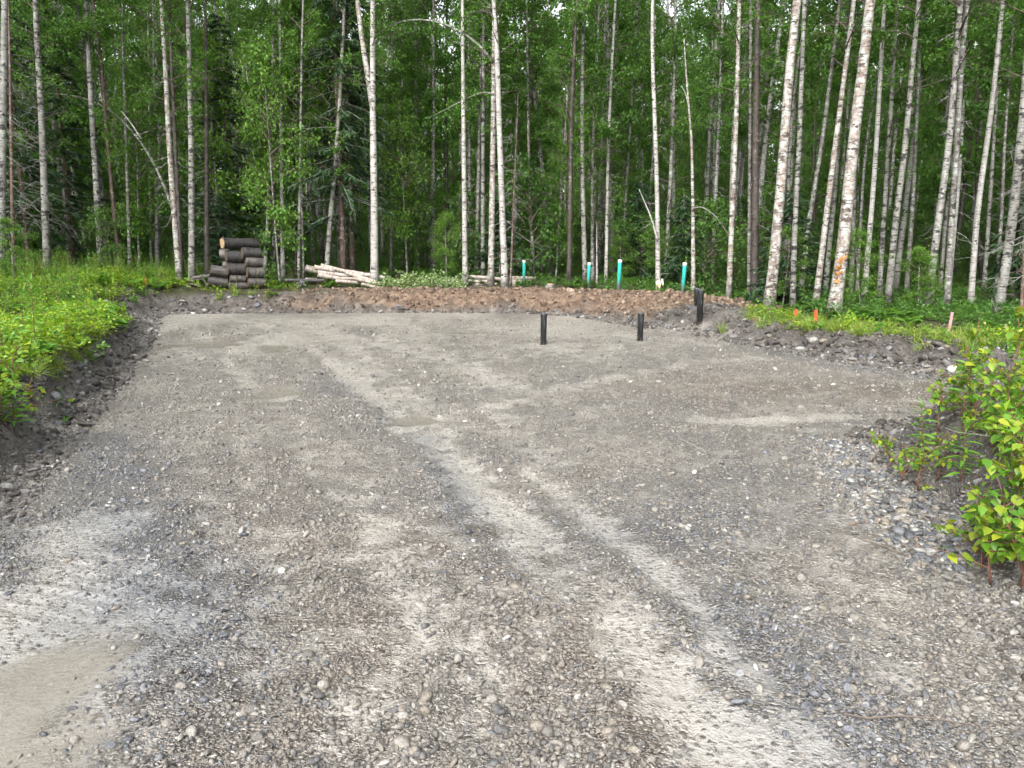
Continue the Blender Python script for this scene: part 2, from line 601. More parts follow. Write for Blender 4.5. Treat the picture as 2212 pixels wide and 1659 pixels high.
def mat_simple(name, col, rough=0.6, spec=0.5, var=0.25, scale=8.0, bumpy=0.2):
    k = NT(name)
    co = k.coord('Object')
    n = k.noise(co, scale, 4)
    c = k.mix(1.0, col, k.ramp(n, [(0.2, 1 - var * 1.4), (0.8, 1 + var)]), 'MULTIPLY')
    k.bsdf(c, rough, spec, k.bump(n, bumpy, 0.01))
    return k.m


M['stem'] = mat_simple('green_stem', (0.12, 0.13, 0.05), 0.6)
M['redstem'] = mat_simple('reddish_stem', (0.14, 0.06, 0.04), 0.6)
M['twig'] = mat_simple('brown_twig', (0.085, 0.062, 0.05), 0.7)
M['deadtwig'] = mat_simple('grey_dead_twig', (0.21, 0.2, 0.185), 0.8)


def mat_pipe(name, col, rough, top=0.3):
    """plastic with scuffs and dried mud splashed up its foot"""
    k = NT(name)
    co = k.coord('Object')
    sep = k.n('ShaderNodeSeparateXYZ')
    k.l(co, sep.inputs[0])
    n = k.noise(co, 14, 5, 0.65)
    c = k.mix(1.0, col, k.ramp(k.noise(co, 5, 3), [(0.2, 0.8), (0.8, 1.12)]), 'MULTIPLY')
    sc = k.step(k.noise(k.coord('Object', (60, 60, 7)), 1.0, 4), 0.60, 0.68)
    c = k.mix(k.math('MULTIPLY', sc, 0.35), c, (0.35, 0.36, 0.34))
    md = k.step(k.math('SUBTRACT', k.math('MULTIPLY', n, 0.75), sep.outputs[2]), 0.36 - top, 0.46 - top)
    c = k.mix(k.math('MULTIPLY', md, 0.75), c, (0.19, 0.155, 0.12))
    k.bsdf(c, k.lerp(md, rough, 0.8), 0.5, k.bump(n, 0.15, 0.004))
    return k.m


M['greenpipe'] = mat_pipe('green_plastic', (0.035, 0.43, 0.36), 0.36, 0.36)
M['whitecap'] = mat_simple('white_plastic', (0.72, 0.70, 0.66), 0.45, 0.5, 0.1)
M['blackpipe'] = mat_pipe('black_plastic', (0.014, 0.015, 0.017), 0.34, 0.12)
M['blackcap'] = mat_simple('grey_cap_ring', (0.10, 0.105, 0.11), 0.3, 0.6, 0.2)
M['orange'] = mat_simple('orange_paint', (0.5, 0.09, 0.035), 0.5, 0.4, 0.15)
M['pink'] = mat_simple('pink_ribbon', (0.55, 0.26, 0.31), 0.5, 0.4, 0.2, 30)
M['stake'] = mat_simple('stake_wood', (0.30, 0.24, 0.16), 0.7, 0.3, 0.25, 12)
M['darkstake'] = mat_simple('muddy_wood', (0.06, 0.05, 0.04), 0.7, 0.3)
M['blue'] = mat_simple('blue_ribbon', (0.04, 0.13, 0.5), 0.5)
M['freshwood'] = mat_simple('fresh_wood', (0.62, 0.40, 0.16), 0.7, 0.3, 0.3, 20)
M['orangewood'] = mat_simple('torn_inner_bark', (0.42, 0.19, 0.05), 0.7, 0.3, 0.35, 20)
M['palewood'] = mat_simple('pale_torn_wood', (0.66, 0.56, 0.38), 0.7, 0.3, 0.3, 20)
M['tarp'] = mat_simple('black_plastic_sheet', (0.025, 0.026, 0.03), 0.3, 0.6, 0.4, 6)
M['moss'] = mat_simple('moss', (0.14, 0.13, 0.025), 0.9, 0.2, 0.5, 14, 0.8)
M['slab'] = mat_simple('grey_bark_slab', (0.10, 0.09, 0.085), 0.75, 0.3, 0.4, 12, 0.6)


def mat_bark(name, light, tint, dark, marks=0.6, dash=0.5, lichen=0.0, tone=0.25, lich_col=(0.30, 0.33, 0.29)):
    """paper bark: horizontal dashes, wider scars, patches of lichen and a rough dark foot"""
    k = NT(name)
    off = k.math('MULTIPLY', k.rnd(), 40.0)
    cv = k.n('ShaderNodeCombineXYZ')
    k.l(off, cv.inputs[0])
    k.l(off, cv.inputs[2])
    co = k.coord('Object', 1.0, cv.outputs[0])
    big = k.noise(co, 1.6, 4)
    col = k.mix(k.step(big, 0.35, 0.7), light, tint)
    col = k.mix(1.0, col, k.ramp(k.noise(co, 7.0, 4), [(0.25, 1 - tone * 1.3), (0.75, 1 + tone * 0.5)]), 'MULTIPLY')

    def str_(sx, sz):
        mp = k.n('ShaderNodeMapping')
        k.l(co, mp.inputs[0])
        mp.inputs['Scale'].default_value = (sx, sx, sz)
        return mp.outputs[0]
    if lichen:
        li = k.step(k.noise(co, 9.0, 5, 0.7), 0.62 - 0.25 * lichen, 0.72 - 0.2 * lichen)
        col = k.mix(k.math('MULTIPLY', li, 0.85), col, k.mix(k.noise(co, 30, 2), lich_col, (0.44, 0.45, 0.43)))
    d1 = k.step(k.noise(str_(5, 34), 1.0, 2.5, 0.6), 0.62 - 0.08 * dash, 0.66 - 0.07 * dash)
    d2 = k.step(k.noise(str_(4.2, 8.5), 1.0, 3, 0.65), 0.65 - 0.11 * marks, 0.70 - 0.10 * marks)
    sc = k.math('MAXIMUM', k.math('MULTIPLY', d1, 0.8), d2)
    col = k.mix(sc, col, dark)
    sep = k.n('ShaderNodeSeparateXYZ')
    k.l(k.coord('Object'), sep.inputs[0])
    foot = k.math('MULTIPLY', k.step(k.math('ADD', sep.outputs[2], k.math('MULTIPLY', k.noise(co, 5, 4), 1.3)), 1.25, 0.55), 0.75)
    col = k.mix(foot, col, k.mix(k.noise(co, 22, 3), dark, (0.24, 0.22, 0.20)))
    h = k.math('ADD', k.math('MULTIPLY', sc, -0.6), k.math('MULTIPLY', k.noise(co, 26, 4), 0.8))
    k.bsdf(col, 0.62, 0.35, k.bump(h, 0.6, 0.02))
    return k.m


M['bark_w'] = mat_bark('white_birch_bark', (0.40, 0.388, 0.365), (0.31, 0.293, 0.268), (0.035, 0.03, 0.028), 0.45, 0.55)
M['bark_m'] = mat_bark('scarred_birch_bark', (0.27, 0.262, 0.24), (0.17, 0.161, 0.145), (0.03, 0.027, 0.025), 0.95, 0.6, 0.25)
M['bark_p'] = mat_bark('peeling_pink_birch_bark', (0.29, 0.235, 0.203), (0.20, 0.15, 0.125), (0.06, 0.045, 0.038), 0.7, 0.6, 0.75, 0.4)
M['bark_g'] = mat_bark('grey_birch_bark', (0.19, 0.179, 0.162), (0.125, 0.112, 0.099), (0.035, 0.03, 0.027), 0.75, 0.5, 0.5)
M['bark_k'] = mat_bark('dark_trunk_bark', (0.062, 0.05, 0.044), (0.085, 0.064, 0.054), (0.018, 0.015, 0.013), 0.5, 0.6, 0.12, 0.4, (0.15, 0.15, 0.13))
M['bark_r'] = mat_bark('reddish_spruce_bark', (0.15, 0.095, 0.07), (0.11, 0.075, 0.06), (0.03, 0.024, 0.02), 0.4, 0.3, 0.35, 0.45, (0.24, 0.23, 0.2))


def mat_log(name, light, dark, along=0):
    """bark of a lying log: its length runs along local x"""
    k = NT(name)
    off = k.math('MULTIPLY', k.rnd(), 30.0)
    cv = k.n('ShaderNodeCombineXYZ')
    k.l(off, cv.inputs[0])
    k.l(off, cv.inputs[1])
    co = k.coord('Object', 1.0, cv.outputs[0])
    mp = k.n('ShaderNodeMapping')
    k.l(co, mp.inputs[0])
    mp.inputs['Scale'].default_value = (4, 26, 26) if along else (14, 5, 5)
    n = k.noise(mp.outputs[0], 1.0, 4, 0.65)
    col = k.mix(k.step(n, 0.42, 0.66), light, dark)
    n2 = k.noise(co, 5, 3)
    col = k.mix(1.0, col, k.ramp(n2, [(0.25, 0.6), (0.75, 1.4)]), 'MULTIPLY')
    k.bsdf(col, 0.5, 0.45, k.bump(n, 0.7, 0.02))
    return k.m


M['log_w'] = mat_log('birch_log_bark', (0.42, 0.365, 0.322), (0.19, 0.15, 0.127))
M['log_k'] = mat_log('wet_dark_log_bark', (0.042, 0.038, 0.037), (0.012, 0.011, 0.011))
M['log_b'] = mat_log('brown_log_bark', (0.088, 0.077, 0.070), (0.026, 0.022, 0.02))
M['log_f'] = mat_log('furrowed_grey_bark', (0.075, 0.067, 0.062), (0.012, 0.011, 0.01), 1)
M['log_e'] = mat_simple('sawn_end', (0.34, 0.24, 0.14), 0.75, 0.3, 0.4, 9)
M['log_ek'] = mat_simple('wet_sawn_end', (0.10, 0.075, 0.05), 0.7, 0.3, 0.5, 9)


def mat_ground():
    k = NT('ground_gravel_and_soil')
    co = k.coord('Object')
    mud, blue, brown = k.attr('mud'), k.attr('blue'), k.attr('brown')
    soil, green, pad, rough_a, hol = k.attr('soil'), k.attr('green'), k.attr('pad'), k.attr('rough'), k.attr('hol')
    nbig = k.noise(co, 0.9, 4)
    nmid = k.noise(co, 4.5, 5, 0.6)
    nfine = k.noise(co, 38, 4, 0.6)
    wv = k.n('ShaderNodeVectorMath', operation='ADD')
    k.l(co, wv.inputs[0])
    ws = k.n('ShaderNodeVectorMath', operation='SCALE')
    k.l(k.noise(co, 30, 2, col=True), ws.inputs[0])
    ws.inputs['Scale'].default_value = 0.018
    k.l(ws.outputs[0], wv.inputs[1])
    w = wv.outputs[0]
    d1, c1 = k.voro(w, 36)
    d2, c2 = k.voro(w, 78)
    d3, c3 = k.voro(w, 150)
    s1 = k.n('ShaderNodeSeparateColor')
    k.l(c1, s1.inputs[0])
    s2 = k.n('ShaderNodeSeparateColor')
    k.l(c2, s2.inputs[0])
    # colours of wet stones
    grey = [(0.0, (0.075, 0.071, 0.066)), (0.3, (0.14, 0.132, 0.121)), (0.65, (0.205, 0.193, 0.176)), (0.9, (0.28, 0.266, 0.245)), (1.0, (0.38, 0.367, 0.342))]
    st1 = k.ramp(s1.outputs[0], grey)
    st2 = k.ramp(s2.outputs[0], grey)
    big_on = k.math('MULTIPLY', k.step(s1.outputs[1], 0.45, 0.55), k.step(d1, 0.62, 0.46))
    gcol = k.mix(big_on, st2, st1)
    gap = k.step(d2, 0.42, 0.68)
    gcol = k.mix(k.math('MULTIPLY', gap, k.lerp(big_on, 0.75, 0.0)), gcol, (0.075, 0.067, 0.058))
    gcol = k.mix(1.0, gcol, k.ramp(nbig, [(0.3, (0.84, 0.83, 0.83)), (0.7, (1.17, 1.11, 1.04))]), 'MULTIPLY')
    gcol = k.mix(k.math('MULTIPLY', blue, 0.85), gcol, k.mix(1.0, gcol, (0.50, 0.54, 0.62), 'MULTIPLY'))
    gcol = k.mix(k.math('MULTIPLY', brown, 0.9), gcol, k.mix(1.0, gcol, (0.74, 0.62, 0.52), 'MULTIPLY'))
    # fine wet mud, in the tracks and in small patches between the stones
    patch = k.math('MULTIPLY', k.step(k.math('ADD', nmid, k.math('MULTIPLY', nbig, 0.45)), 0.70, 0.90), 0.9)
    patch = k.math('MULTIPLY', patch, k.lerp(blue, 0.75, 0.25))
    mm = k.math('ADD', mud, k.math('ADD', k.math('MULTIPLY', k.math('SUBTRACT', nmid, 0.5), 2.4), k.math('MULTIPLY', k.math('SUBTRACT', nfine, 0.5), 0.8)))
    mm = k.math('MAXIMUM', k.step(mm, 0.12, 0.85), patch)
    mm = k.math('MULTIPLY', mm, k.lerp(k.math('MULTIPLY', big_on, k.step(nfine, 0.4, 0.6)), 1.0, 0.25))
    mcol = k.mix(nfine, (0.245, 0.225, 0.199), (0.405, 0.378, 0.341))
    mcol = k.mix(k.math('MULTIPLY', blue, 0.7), mcol, (0.2, 0.204, 0.21))
    gcol = k.mix(k.math('MULTIPLY', mm, 0.92), gcol, mcol)
    # banks: dark stony soil; the brown mound; moss and litter under the trees
    bcol = k.mix(k.step(nmid, 0.35, 0.7), (0.058, 0.051, 0.046), (0.125, 0.112, 0.10))
    bcol = k.mix(k.math('MULTIPLY', k.step(s2.outputs[1], 0.72, 0.8), k.step(d2, 0.5, 0.35)), bcol, st2)
    scol = k.mix(k.step(nmid, 0.3, 0.7), (0.10, 0.068, 0.047), (0.225, 0.158, 0.112))
    scol = k.mix(k.step(nfine, 0.55, 0.75), scol, (0.26, 0.195, 0.148))
    fcol = k.mix(k.step(nmid, 0.35, 0.65), (0.045, 0.035, 0.022), (0.055, 0.075, 0.018))
    fcol = k.mix(k.step(nfine, 0.55, 0.8), fcol, (0.16, 0.125, 0.065))
    col = k.mix(rough_a, gcol, bcol)
    col = k.mix(soil, col, scol)
    col = k.mix(green, col, fcol)
    # relief
    h1 = k.math('MULTIPLY', k.step(d1, 0.7, 0.1), k.math('MULTIPLY', k.step(s1.outputs[1], 0.45, 0.55), 1.0))
    h2 = k.step(d2, 0.7, 0.05)
    h3 = k.step(d3, 0.7, 0.05)
    hs_ = k.math('ADD', k.math('MULTIPLY', h1, 1.0), k.math('ADD', k.math('MULTIPLY', h2, 0.55), k.math('MULTIPLY', h3, 0.22)))
    damp = k.lerp(mm, 1.0, 0.22)
    h = k.math('ADD', k.math('MULTIPLY', hs_, damp), k.math('MULTIPLY', nfine, 0.5))
    nb = k.bump(h, 0.95, 0.016)
    nb = k.bump(nmid, 0.35, 0.05, nb)
    dry = k.math('MAXIMUM', rough_a, green)
    rg = k.lerp(mm, k.lerp(nfine, 0.24, 0.46), k.lerp(nfine, 0.14, 0.40))
    rg = k.lerp(dry, rg, 0.75)
    k.bsdf(col, rg, k.lerp(dry, 0.8, 0.3), nb)
    return k.m


M['ground'] = mat_ground()


def mat_water():
    k = NT('muddy_water')
    co = k.coord('Object')
    n = k.noise(co, 2.5, 3)
    col = k.mix(n, (0.20, 0.18, 0.145), (0.30, 0.278, 0.24))
    rip = k.noise(k.coord('Object', (22, 55, 1)), 1.0, 3)
    sh = k.bsdf(col, 0.09, 0.6, k.bump(rip, 0.22, 0.012), link=False)
    f = k.step(k.math('ADD', k.attr('fade'), k.math('MULTIPLY', k.math('SUBTRACT', k.noise(co, 16, 4), 0.5), 0.9)), 0.25, 0.85)
    tr = k.n('ShaderNodeBsdfTransparent')
    ms = k.n('ShaderNodeMixShader')
    k.l(k.math('MULTIPLY', f, 0.6), ms.inputs[0])
    k.l(tr.outputs[0], ms.inputs[1])
    k.l(sh, ms.inputs[2])
    k.l(ms.outputs[0], k.out.inputs[0])
    return k.m


M['water'] = mat_water()

# ------------------------------------------------------------------ the ground, one sheet out to the horizon
ang = np.concatenate([np.arange(-44, 44.001, 0.16), np.arange(48, 316, 4.0)])
ang = np.radians(np.sort(ang))
rad = np.concatenate([np.geomspace(0.35, 1.75, 14), np.geomspace(1.8, 17, 225), np.linspace(17.06, 26.5, 150), np.geomspace(27, 430, 60)])
AA, RR = np.meshgrid(ang, rad)
gx, gy = (RR * np.sin(AA)).ravel(), (RR * np.cos(AA)).ravel()
gz, gm = terrain(gx, gy, True)
gv = np.stack([gx, gy, gz], 1)
na, nr = len(ang), len(rad)
ii = (np.arange(nr - 1)[:, None] * na)
jj = np.arange(na)[None]
j2 = (jj + 1) % na
gq = np.stack([ii + jj, ii + na + jj, ii + na + j2, ii + j2], -1).reshape(-1, 4)[:, ::-1]
gv = np.vstack([gv, [[0, 0, tz(0, 0)]]])
gt = np.stack([np.full(na, len(gv) - 1), np.arange(na), (np.arange(na) + 1) % na], 1)[:, ::-1]
me = np_mesh('ground', gv, [gq, gt], [M['ground']], True)
for key in ('mud', 'blue', 'brown', 'soil', 'green', 'pad', 'rough', 'hol'):
    at = me.attributes.new(key, 'FLOAT', 'POINT')
    at.data.foreach_set('value', np.concatenate([gm[key], [0]]).astype(np.float32))
ground = obj('ground', me)
tag(ground, 'wet gravel pad with wheel tracks between banks of dug soil', 'ground', kind='structure')
nz = np.zeros(len(me.polygons) * 3, np.float32)
me.polygons.foreach_get('normal', nz)
if nz.reshape(-1, 3)[:, 2].mean() < 0:
    me.flip_normals()


def terrain(x, y, masks=False):
    """from here on: read the height (and masks) off the sheet just built"""
    x = np.asarray(x, float)
    y = np.asarray(y, float)
    a = np.arctan2(x, y)
    a = np.where(a < ang[0], a + 2 * math.pi, a)
    fa = np.interp(a, np.append(ang, ang[0] + 2 * math.pi), np.arange(na + 1))
    fr = np.interp(np.hypot(x, y), rad, np.arange(nr))
    i0 = np.clip(fr.astype(int), 0, nr - 2)
    j0 = np.clip(fa.astype(int), 0, na - 1)
    j1 = (j0 + 1) % na
    wr, wa = fr - i0, fa - j0

    def get(arr):
        A = arr.reshape(nr, na)
        return (A[i0, j0] * (1 - wa) + A[i0, j1] * wa) * (1 - wr) + (A[i0 + 1, j0] * (1 - wa) + A[i0 + 1, j1] * wa) * wr
    z = get(gz)
    return (z, {k_: get(v_) for k_, v_ in gm.items()}) if masks else z


# standing water in the hollows: a thin film that lies on the mud and fades out at its rim
PUD = {0: 'broad shallow muddy puddle across the far wheel tracks', 1: 'narrow puddle beside the broad one on the far pad', 2: 'muddy puddle in the middle track below the far puddles',
       3: 'small puddle beside the central rut', 4: 'wet slurry in the digger track by the picture corner', 6: 'long thin puddle in front of the brown mound'}
for i, lb in PUD.items():
    uv, ax, ay, tr, dep = HOLLOWS[i]
    if i == 4:
        ax, ay = 0.42, 0.8
    c = G(*uv)
    R_, T_ = np.meshgrid(np.linspace(0, 1.35, 16), np.linspace(0, 2 * math.pi, 49)[:-1], indexing='ij')
    ex, ey = R_ * np.cos(T_) * ax, R_ * np.sin(T_) * ay
    px = c[0] + ex * math.cos(tr) - ey * math.sin(tr)
    py = c[1] + ex * math.sin(tr) + ey * math.cos(tr)
    pz_ = terrain(px, py)
    z0 = float(pz_[:8].mean())
    pz_ = np.maximum(pz_ + 0.004, 0.5 * pz_ + 0.5 * z0 + 0.004)
    fade = np.clip(1.3 - R_ - 0.9 * fbm(px * 3.0, py * 3.0, 171, 3), 0, 1)
    n0, n1_ = R_.shape
    k_ = np.arange(n0 - 1)[:, None] * n1_
    m0 = np.arange(n1_)[None]
    m1 = (m0 + 1) % n1_
    q_ = np.stack([k_ + m0, k_ + n1_ + m0, k_ + n1_ + m1, k_ + m1], -1).reshape(-1, 4)
    me = np_mesh('puddle', np.stack([(px - c[0]).ravel(), (py - c[1]).ravel(), (pz_ - z0).ravel()], 1), q_, [M['water']], True)
    at = me.attributes.new('fade', 'FLOAT', 'POINT')
    at.data.foreach_set('value', fade.ravel().astype(np.float32))
    o = obj('puddle', me, loc=(c[0], c[1], z0))
    tag(o, lb, 'puddle', kind='structure')

# ------------------------------------------------------------------ scattering helper for what nobody could count
def scatter(name, pts, rot, scl, idx, protos, label, cat, density_note=None):
    coll = bpy.data.collections.new(name + '_kinds')
    for k, p in enumerate(protos):
        p.name = '%s_kind_%02d' % (name, k)
        coll.objects.link(p)
    me = bpy.data.meshes.new(name)
    n = len(pts)
    me.vertices.add(n)
    me.vertices.foreach_set('co', np.asarray(pts, np.float32).ravel())
    for nm, typ, arr in (('rot', 'FLOAT_VECTOR', rot), ('scl', 'FLOAT_VECTOR', scl)):
        a = me.attributes.new(nm, typ, 'POINT')
        a.data.foreach_set('vector', np.asarray(arr, np.float32).ravel())
    a = me.attributes.new('kindno', 'INT', 'POINT')
    a.data.foreach_set('value', np.asarray(idx, np.int32))
    o = obj(name, me)
    tag(o, label, cat, kind='stuff')
    g = bpy.data.node_groups.new(name, 'GeometryNodeTree')
    g.interface.new_socket('Geometry', in_out='INPUT', socket_type='NodeSocketGeometry')
    g.interface.new_socket('Geometry', in_out='OUTPUT', socket_type='NodeSocketGeometry')
    N = g.nodes.new
    gi, go = N('NodeGroupInput'), N('NodeGroupOutput')
    ci = N('GeometryNodeCollectionInfo')
    ci.inputs['Collection'].default_value = coll
    ci.inputs['Separate Children'].default_value = True
    ci.inputs['Reset Children'].default_value = True
    ip = N('GeometryNodeInstanceOnPoints')
    ip.inputs['Pick Instance'].default_value = True

    def na_(nm, typ):
        nd = N('GeometryNodeInputNamedAttribute')
        nd.data_type = typ
        nd.inputs['Name'].default_value = nm
        return nd.outputs[0]
    L = g.links.new
    L(gi.outputs[0], ip.inputs['Points'])
    L(ci.outputs[0], ip.inputs['Instance'])
    e2r = N('FunctionNodeEulerToRotation')
    L(na_('rot', 'FLOAT_VECTOR'), e2r.inputs[0])
    L(e2r.outputs[0], ip.inputs['Rotation'])
    L(na_('scl', 'FLOAT_VECTOR'), ip.inputs['Scale'])
    L(na_('kindno', 'INT'), ip.inputs['Instance Index'])
    L(ip.outputs[0], go.inputs[0])
    md = o.modifiers.new('scatter', 'NODES')
    md.node_group = g
    return o


def stone_mesh(name, mat, sub=2, flat=0.62, amp=0.22, seed=0):
    bm = bmesh.new()
    bmesh.ops.create_icosphere(bm, subdivisions=sub, radius=0.5)
    r = random.Random(seed)
    ph = [Vector((r.uniform(-1, 1), r.uniform(-1, 1), r.uniform(-1, 1))).normalized() for _ in range(7)]
    am = [r.uniform(-amp, amp) for _ in range(7)]
    for v in bm.verts:
        d = v.co.normalized()
        s = 1 + sum(a * max(0, d.dot(p)) ** 2 for a, p in zip(am, ph))
        v.co = v.co * s
        v.co.x *= 1.15
        v.co.z *= flat
    me = bpy.data.meshes.new(name)
    bm.to_mesh(me)
    bm.free()
    me.materials.append(mat)
    me.polygons.foreach_set('use_smooth', [True] * len(me.polygons))
    return me


GRIT = [stone_mesh('grit', M['grit'], 2, f, a, s) for s, (f, a) in enumerate([(0.75, 0.75), (0.65, 0.9), (0.85, 0.7), (0.6, 0.6)])]
BGRIT = [stone_mesh('blue_grit', M['bluegrit'], 2, f, a, 20 + s) for s, (f, a) in enumerate([(0.75, 0.7), (0.65, 0.8)])]
COB = [stone_mesh('cobble', M['stone'], 2, f, a, 40 + s) for s, (f, a) in enumerate([(0.6, 0.18), (0.5, 0.22), (0.7, 0.2), (0.55, 0.28)])]
CLOD = [stone_mesh('clod', M['clod'], 2, f, a, 60 + s) for s, (f, a) in enumerate([(0.7, 0.7), (0.6, 0.9), (0.8, 0.6)])]
DCLOD = [stone_mesh('dark_clod', M['darkclod'], 2, f, a, 70 + s) for s, (f, a) in enumerate([(0.7, 0.7), (0.6, 0.8), (0.55, 0.4)])]


def proto(me):
    return bpy.data.objects.new('kind', me)


def sector(n, r0, r1, a0=-40, a1=40, p=1.0):
    """random points in a ring ahead, density falling as r**-p"""
    q = 2 - p
    u = rng.random(n)
    r = (r0 ** q + u * (r1 ** q - r0 ** q)) ** (1 / q) if abs(q) > 1e-6 else r0 * (r1 / r0) ** u
    a = np.radians(rng.uniform(a0, a1, n))
    return r * np.sin(a), r * np.cos(a)


# gravel on the pad
x, y = sector(185000, 1.9, 18.5, -40, 40, 1.6)
z, m_ = terrain(x, y, True)
keep = (m_['d'] < 0.15) & (rng.random(len(x)) > 0.93 * np.clip(m_['mud'] * 1.25, 0, 1)) & (m_['hol'] < 0.75)
clump = fbm(x * 1.6, y * 1.6, 81, 3)
keep &= rng.random(len(x)) < 0.72 + 1.1 * clump
x, y, z = x[keep], y[keep], z[keep]
bl = m_['blue'][keep]
n = len(x)
sz = np.clip(0.0058 * np.exp(rng.normal(0, 0.5, n)), 0.003, 0.024) * (1 + 0.05 * np.clip(np.hypot(x, y) - 3, 0, 12))
idx = np.where(rng.random(n) < bl * 0.8, rng.integers(4, 6, n), rng.integers(0, 4, n))
rot = np.stack([rng.normal(0, 0.3, n), rng.normal(0, 0.3, n), rng.uniform(0, 6.28, n)], 1)
scl = np.stack([sz * rng.uniform(1.3, 2.3, n), sz * rng.uniform(1.2, 2.0, n), sz * rng.uniform(1.2, 2.2, n)], 1)
scatter('gravel', np.stack([x, y, z + sz * 0.25], 1), rot, scl, idx, [proto(m) for m in GRIT + BGRIT],
        'loose wet grey gravel strewn over the pad', 'gravel')

# stones, clods and crumbs on the banks
x, y = sector(150000, 2.5, 25, -42, 42, 1.25)
z, m_ = terrain(x, y, True)
keep = (m_['d'] > -0.25) & (m_['d'] < 2.6) & (m_['soil'] < 0.45) & (rng.random(len(x)) > m_['green'] * 0.9) & (rng.random(len(x)) < 1.15 - 0.4 * m_['d'])
x, y, z = x[keep], y[keep], z[keep]
n = len(x)
sz = np.clip(0.015 * np.exp(rng.normal(0, 0.6, n)), 0.006, 0.06) * np.clip(np.hypot(x, y) / 11, 0.38, 1)
idx = np.where(rng.random(n) < 0.84, rng.integers(0, 3, n), rng.integers(3, 7, n))
rot = np.stack([rng.normal(0, 0.5, n), rng.normal(0, 0.5, n), rng.uniform(0, 6.28, n)], 1)
scl = sz[:, None] * rng.uniform(1.2, 2.2, (n, 3))
scatter('bank_rubble', np.stack([x, y, z + sz * 0.2], 1), rot, scl, idx, [proto(m) for m in DCLOD + COB],
        'dark crumbs of soil and small stones on the cut banks', 'rubble')

x, y = sector(60000, 17, 27, -26, 20, 1.0)
z, m_ = terrain(x, y, True)
keep = (m_['soil'] > 0.35) & (rng.random(len(x)) < m_['soil'] * 1.1)
x, y, z = x[keep], y[keep], z[keep]
n = len(x)
sz = np.clip(0.011 * np.exp(rng.normal(0, 0.8, n)), 0.004, 0.09)
rot = np.stack([rng.normal(0, 0.6, n), rng.normal(0, 0.6, n), rng.uniform(0, 6.28, n)], 1)
scl = sz[:, None] * rng.uniform(1.0, 2.4, (n, 3))
scatter('soil_clods', np.stack([x, y, z + sz * 0.2], 1), rot, scl, rng.integers(0, 3, n), [proto(m) for m in CLOD],
        'reddish brown clods of dug soil on the far mound', 'soil')

# ------------------------------------------------------------------ stones that can be picked out one by one
def stone_at(u, v, wpx, h=0.6, mesh=None, d=None, label=None, cat='rock', group='rocks on the banks', dark=None):
    xx, yy = G(u, v) if d is None else D(u, v, d)[:2]
    if d is None:                                   # walk down the line of sight to the ground
        a, hh, ww = ray(u, v)
        t = np.arange(2.0, 40, 0.02)
        hit = np.nonzero(CAM_H + ww * t <= terrain(a * t, hh * t))[0]
        if len(hit):
            xx, yy = a * t[hit[0]], hh * t[hit[0]]
    s = wpx * PXM(math.hypot(xx, yy)) * 0.87
    o = obj('rock', mesh or random.choice(COB), loc=(xx, yy, tz(xx, yy) + s * 0.12), rot=(random.gauss(0, .15), random.gauss(0, .15), random.uniform(-0.5, 0.5)),
            scl=(s, s * random.uniform(0.75, 0.95), s * h / 0.6))
    return tag(o, label, cat, group)


ROCKS = [(1757, 737, 20, .75, 'angular tan rock in the bank face below the orange stakes'), (1728, 757, 23, .5, 'dark wet rock at the bank foot below the orange stakes'),
         (1733, 747, 12, .6, 'small pale rock lying on the dark wet rock'), (1611, 734, 14, .6, 'blue-grey rock at the bank end near the paired black pipes'),
         (1809, 762, 15, .6, 'grey rock at the foot of the overhanging turf'), (1841, 778, 22, .45, 'flat pale stone at the bank foot under the torn birch'),
         (1861, 773, 11, .7, 'round pale stone beside the flat stone'), (1929, 718, 14, .6, 'white stone lying in the grass on top of the bank'),
         (2061, 802, 27, .65, 'large grey rock at the foot of the bank beside the lime saplings'), (2002, 795, 14, .5, 'pale stone beside the large grey rock'),
         (2034, 753, 9, .6, 'small white stone high in the dark bank'), (1662, 729, 16, .6, 'dull stone half buried under the bank grass'),
         (1777, 740, 20, .5, 'brown stone beside the angular tan rock'),
         (556, 662, 17, .8, 'round grey boulder in the far bank below the log stack'), (542, 645, 15, .45, 'flat bluish white stone above the round boulder'),
         (580, 641, 11, .6, 'grey stone in the far bank by the fern'), (394, 652, 16, .45, 'flat brown stone on the far bank left of the stack'),
         (442, 671, 10, .7, 'small pale stone at the foot of the far bank'), (527, 670, 12, .5, 'dark flat stone at the foot of the far bank'),
         (374, 650, 9, .8, 'round tan stone in the corner of the far bank'),
         (118, 866, 32, .8, 'big smooth grey boulder under the hanging grass'), (173, 881, 22, .8, 'dark round rock beside the big boulder'),
         (182, 936, 17, .7, 'dark rock at the foot of the near bank'), (14, 1060, 28, .8, 'brown rock at the very edge of the pad'),
         (315, 781, 17, .45, 'flat dark stone lying on the pad edge'), (84, 977, 19, .5, 'pale stone on the dark bank gravel'),
         (1985, 790, 10, .6, 'small grey stone in the row along the bank foot'), (1946, 786, 9, .6, 'small tan stone in the row along the bank foot'),
         (1965, 792, 12, .5, 'light stone in the row along the bank foot')]
for (u, v, wpx, h, lb) in ROCKS:
    stone_at(u, v, wpx, h, label=lb)
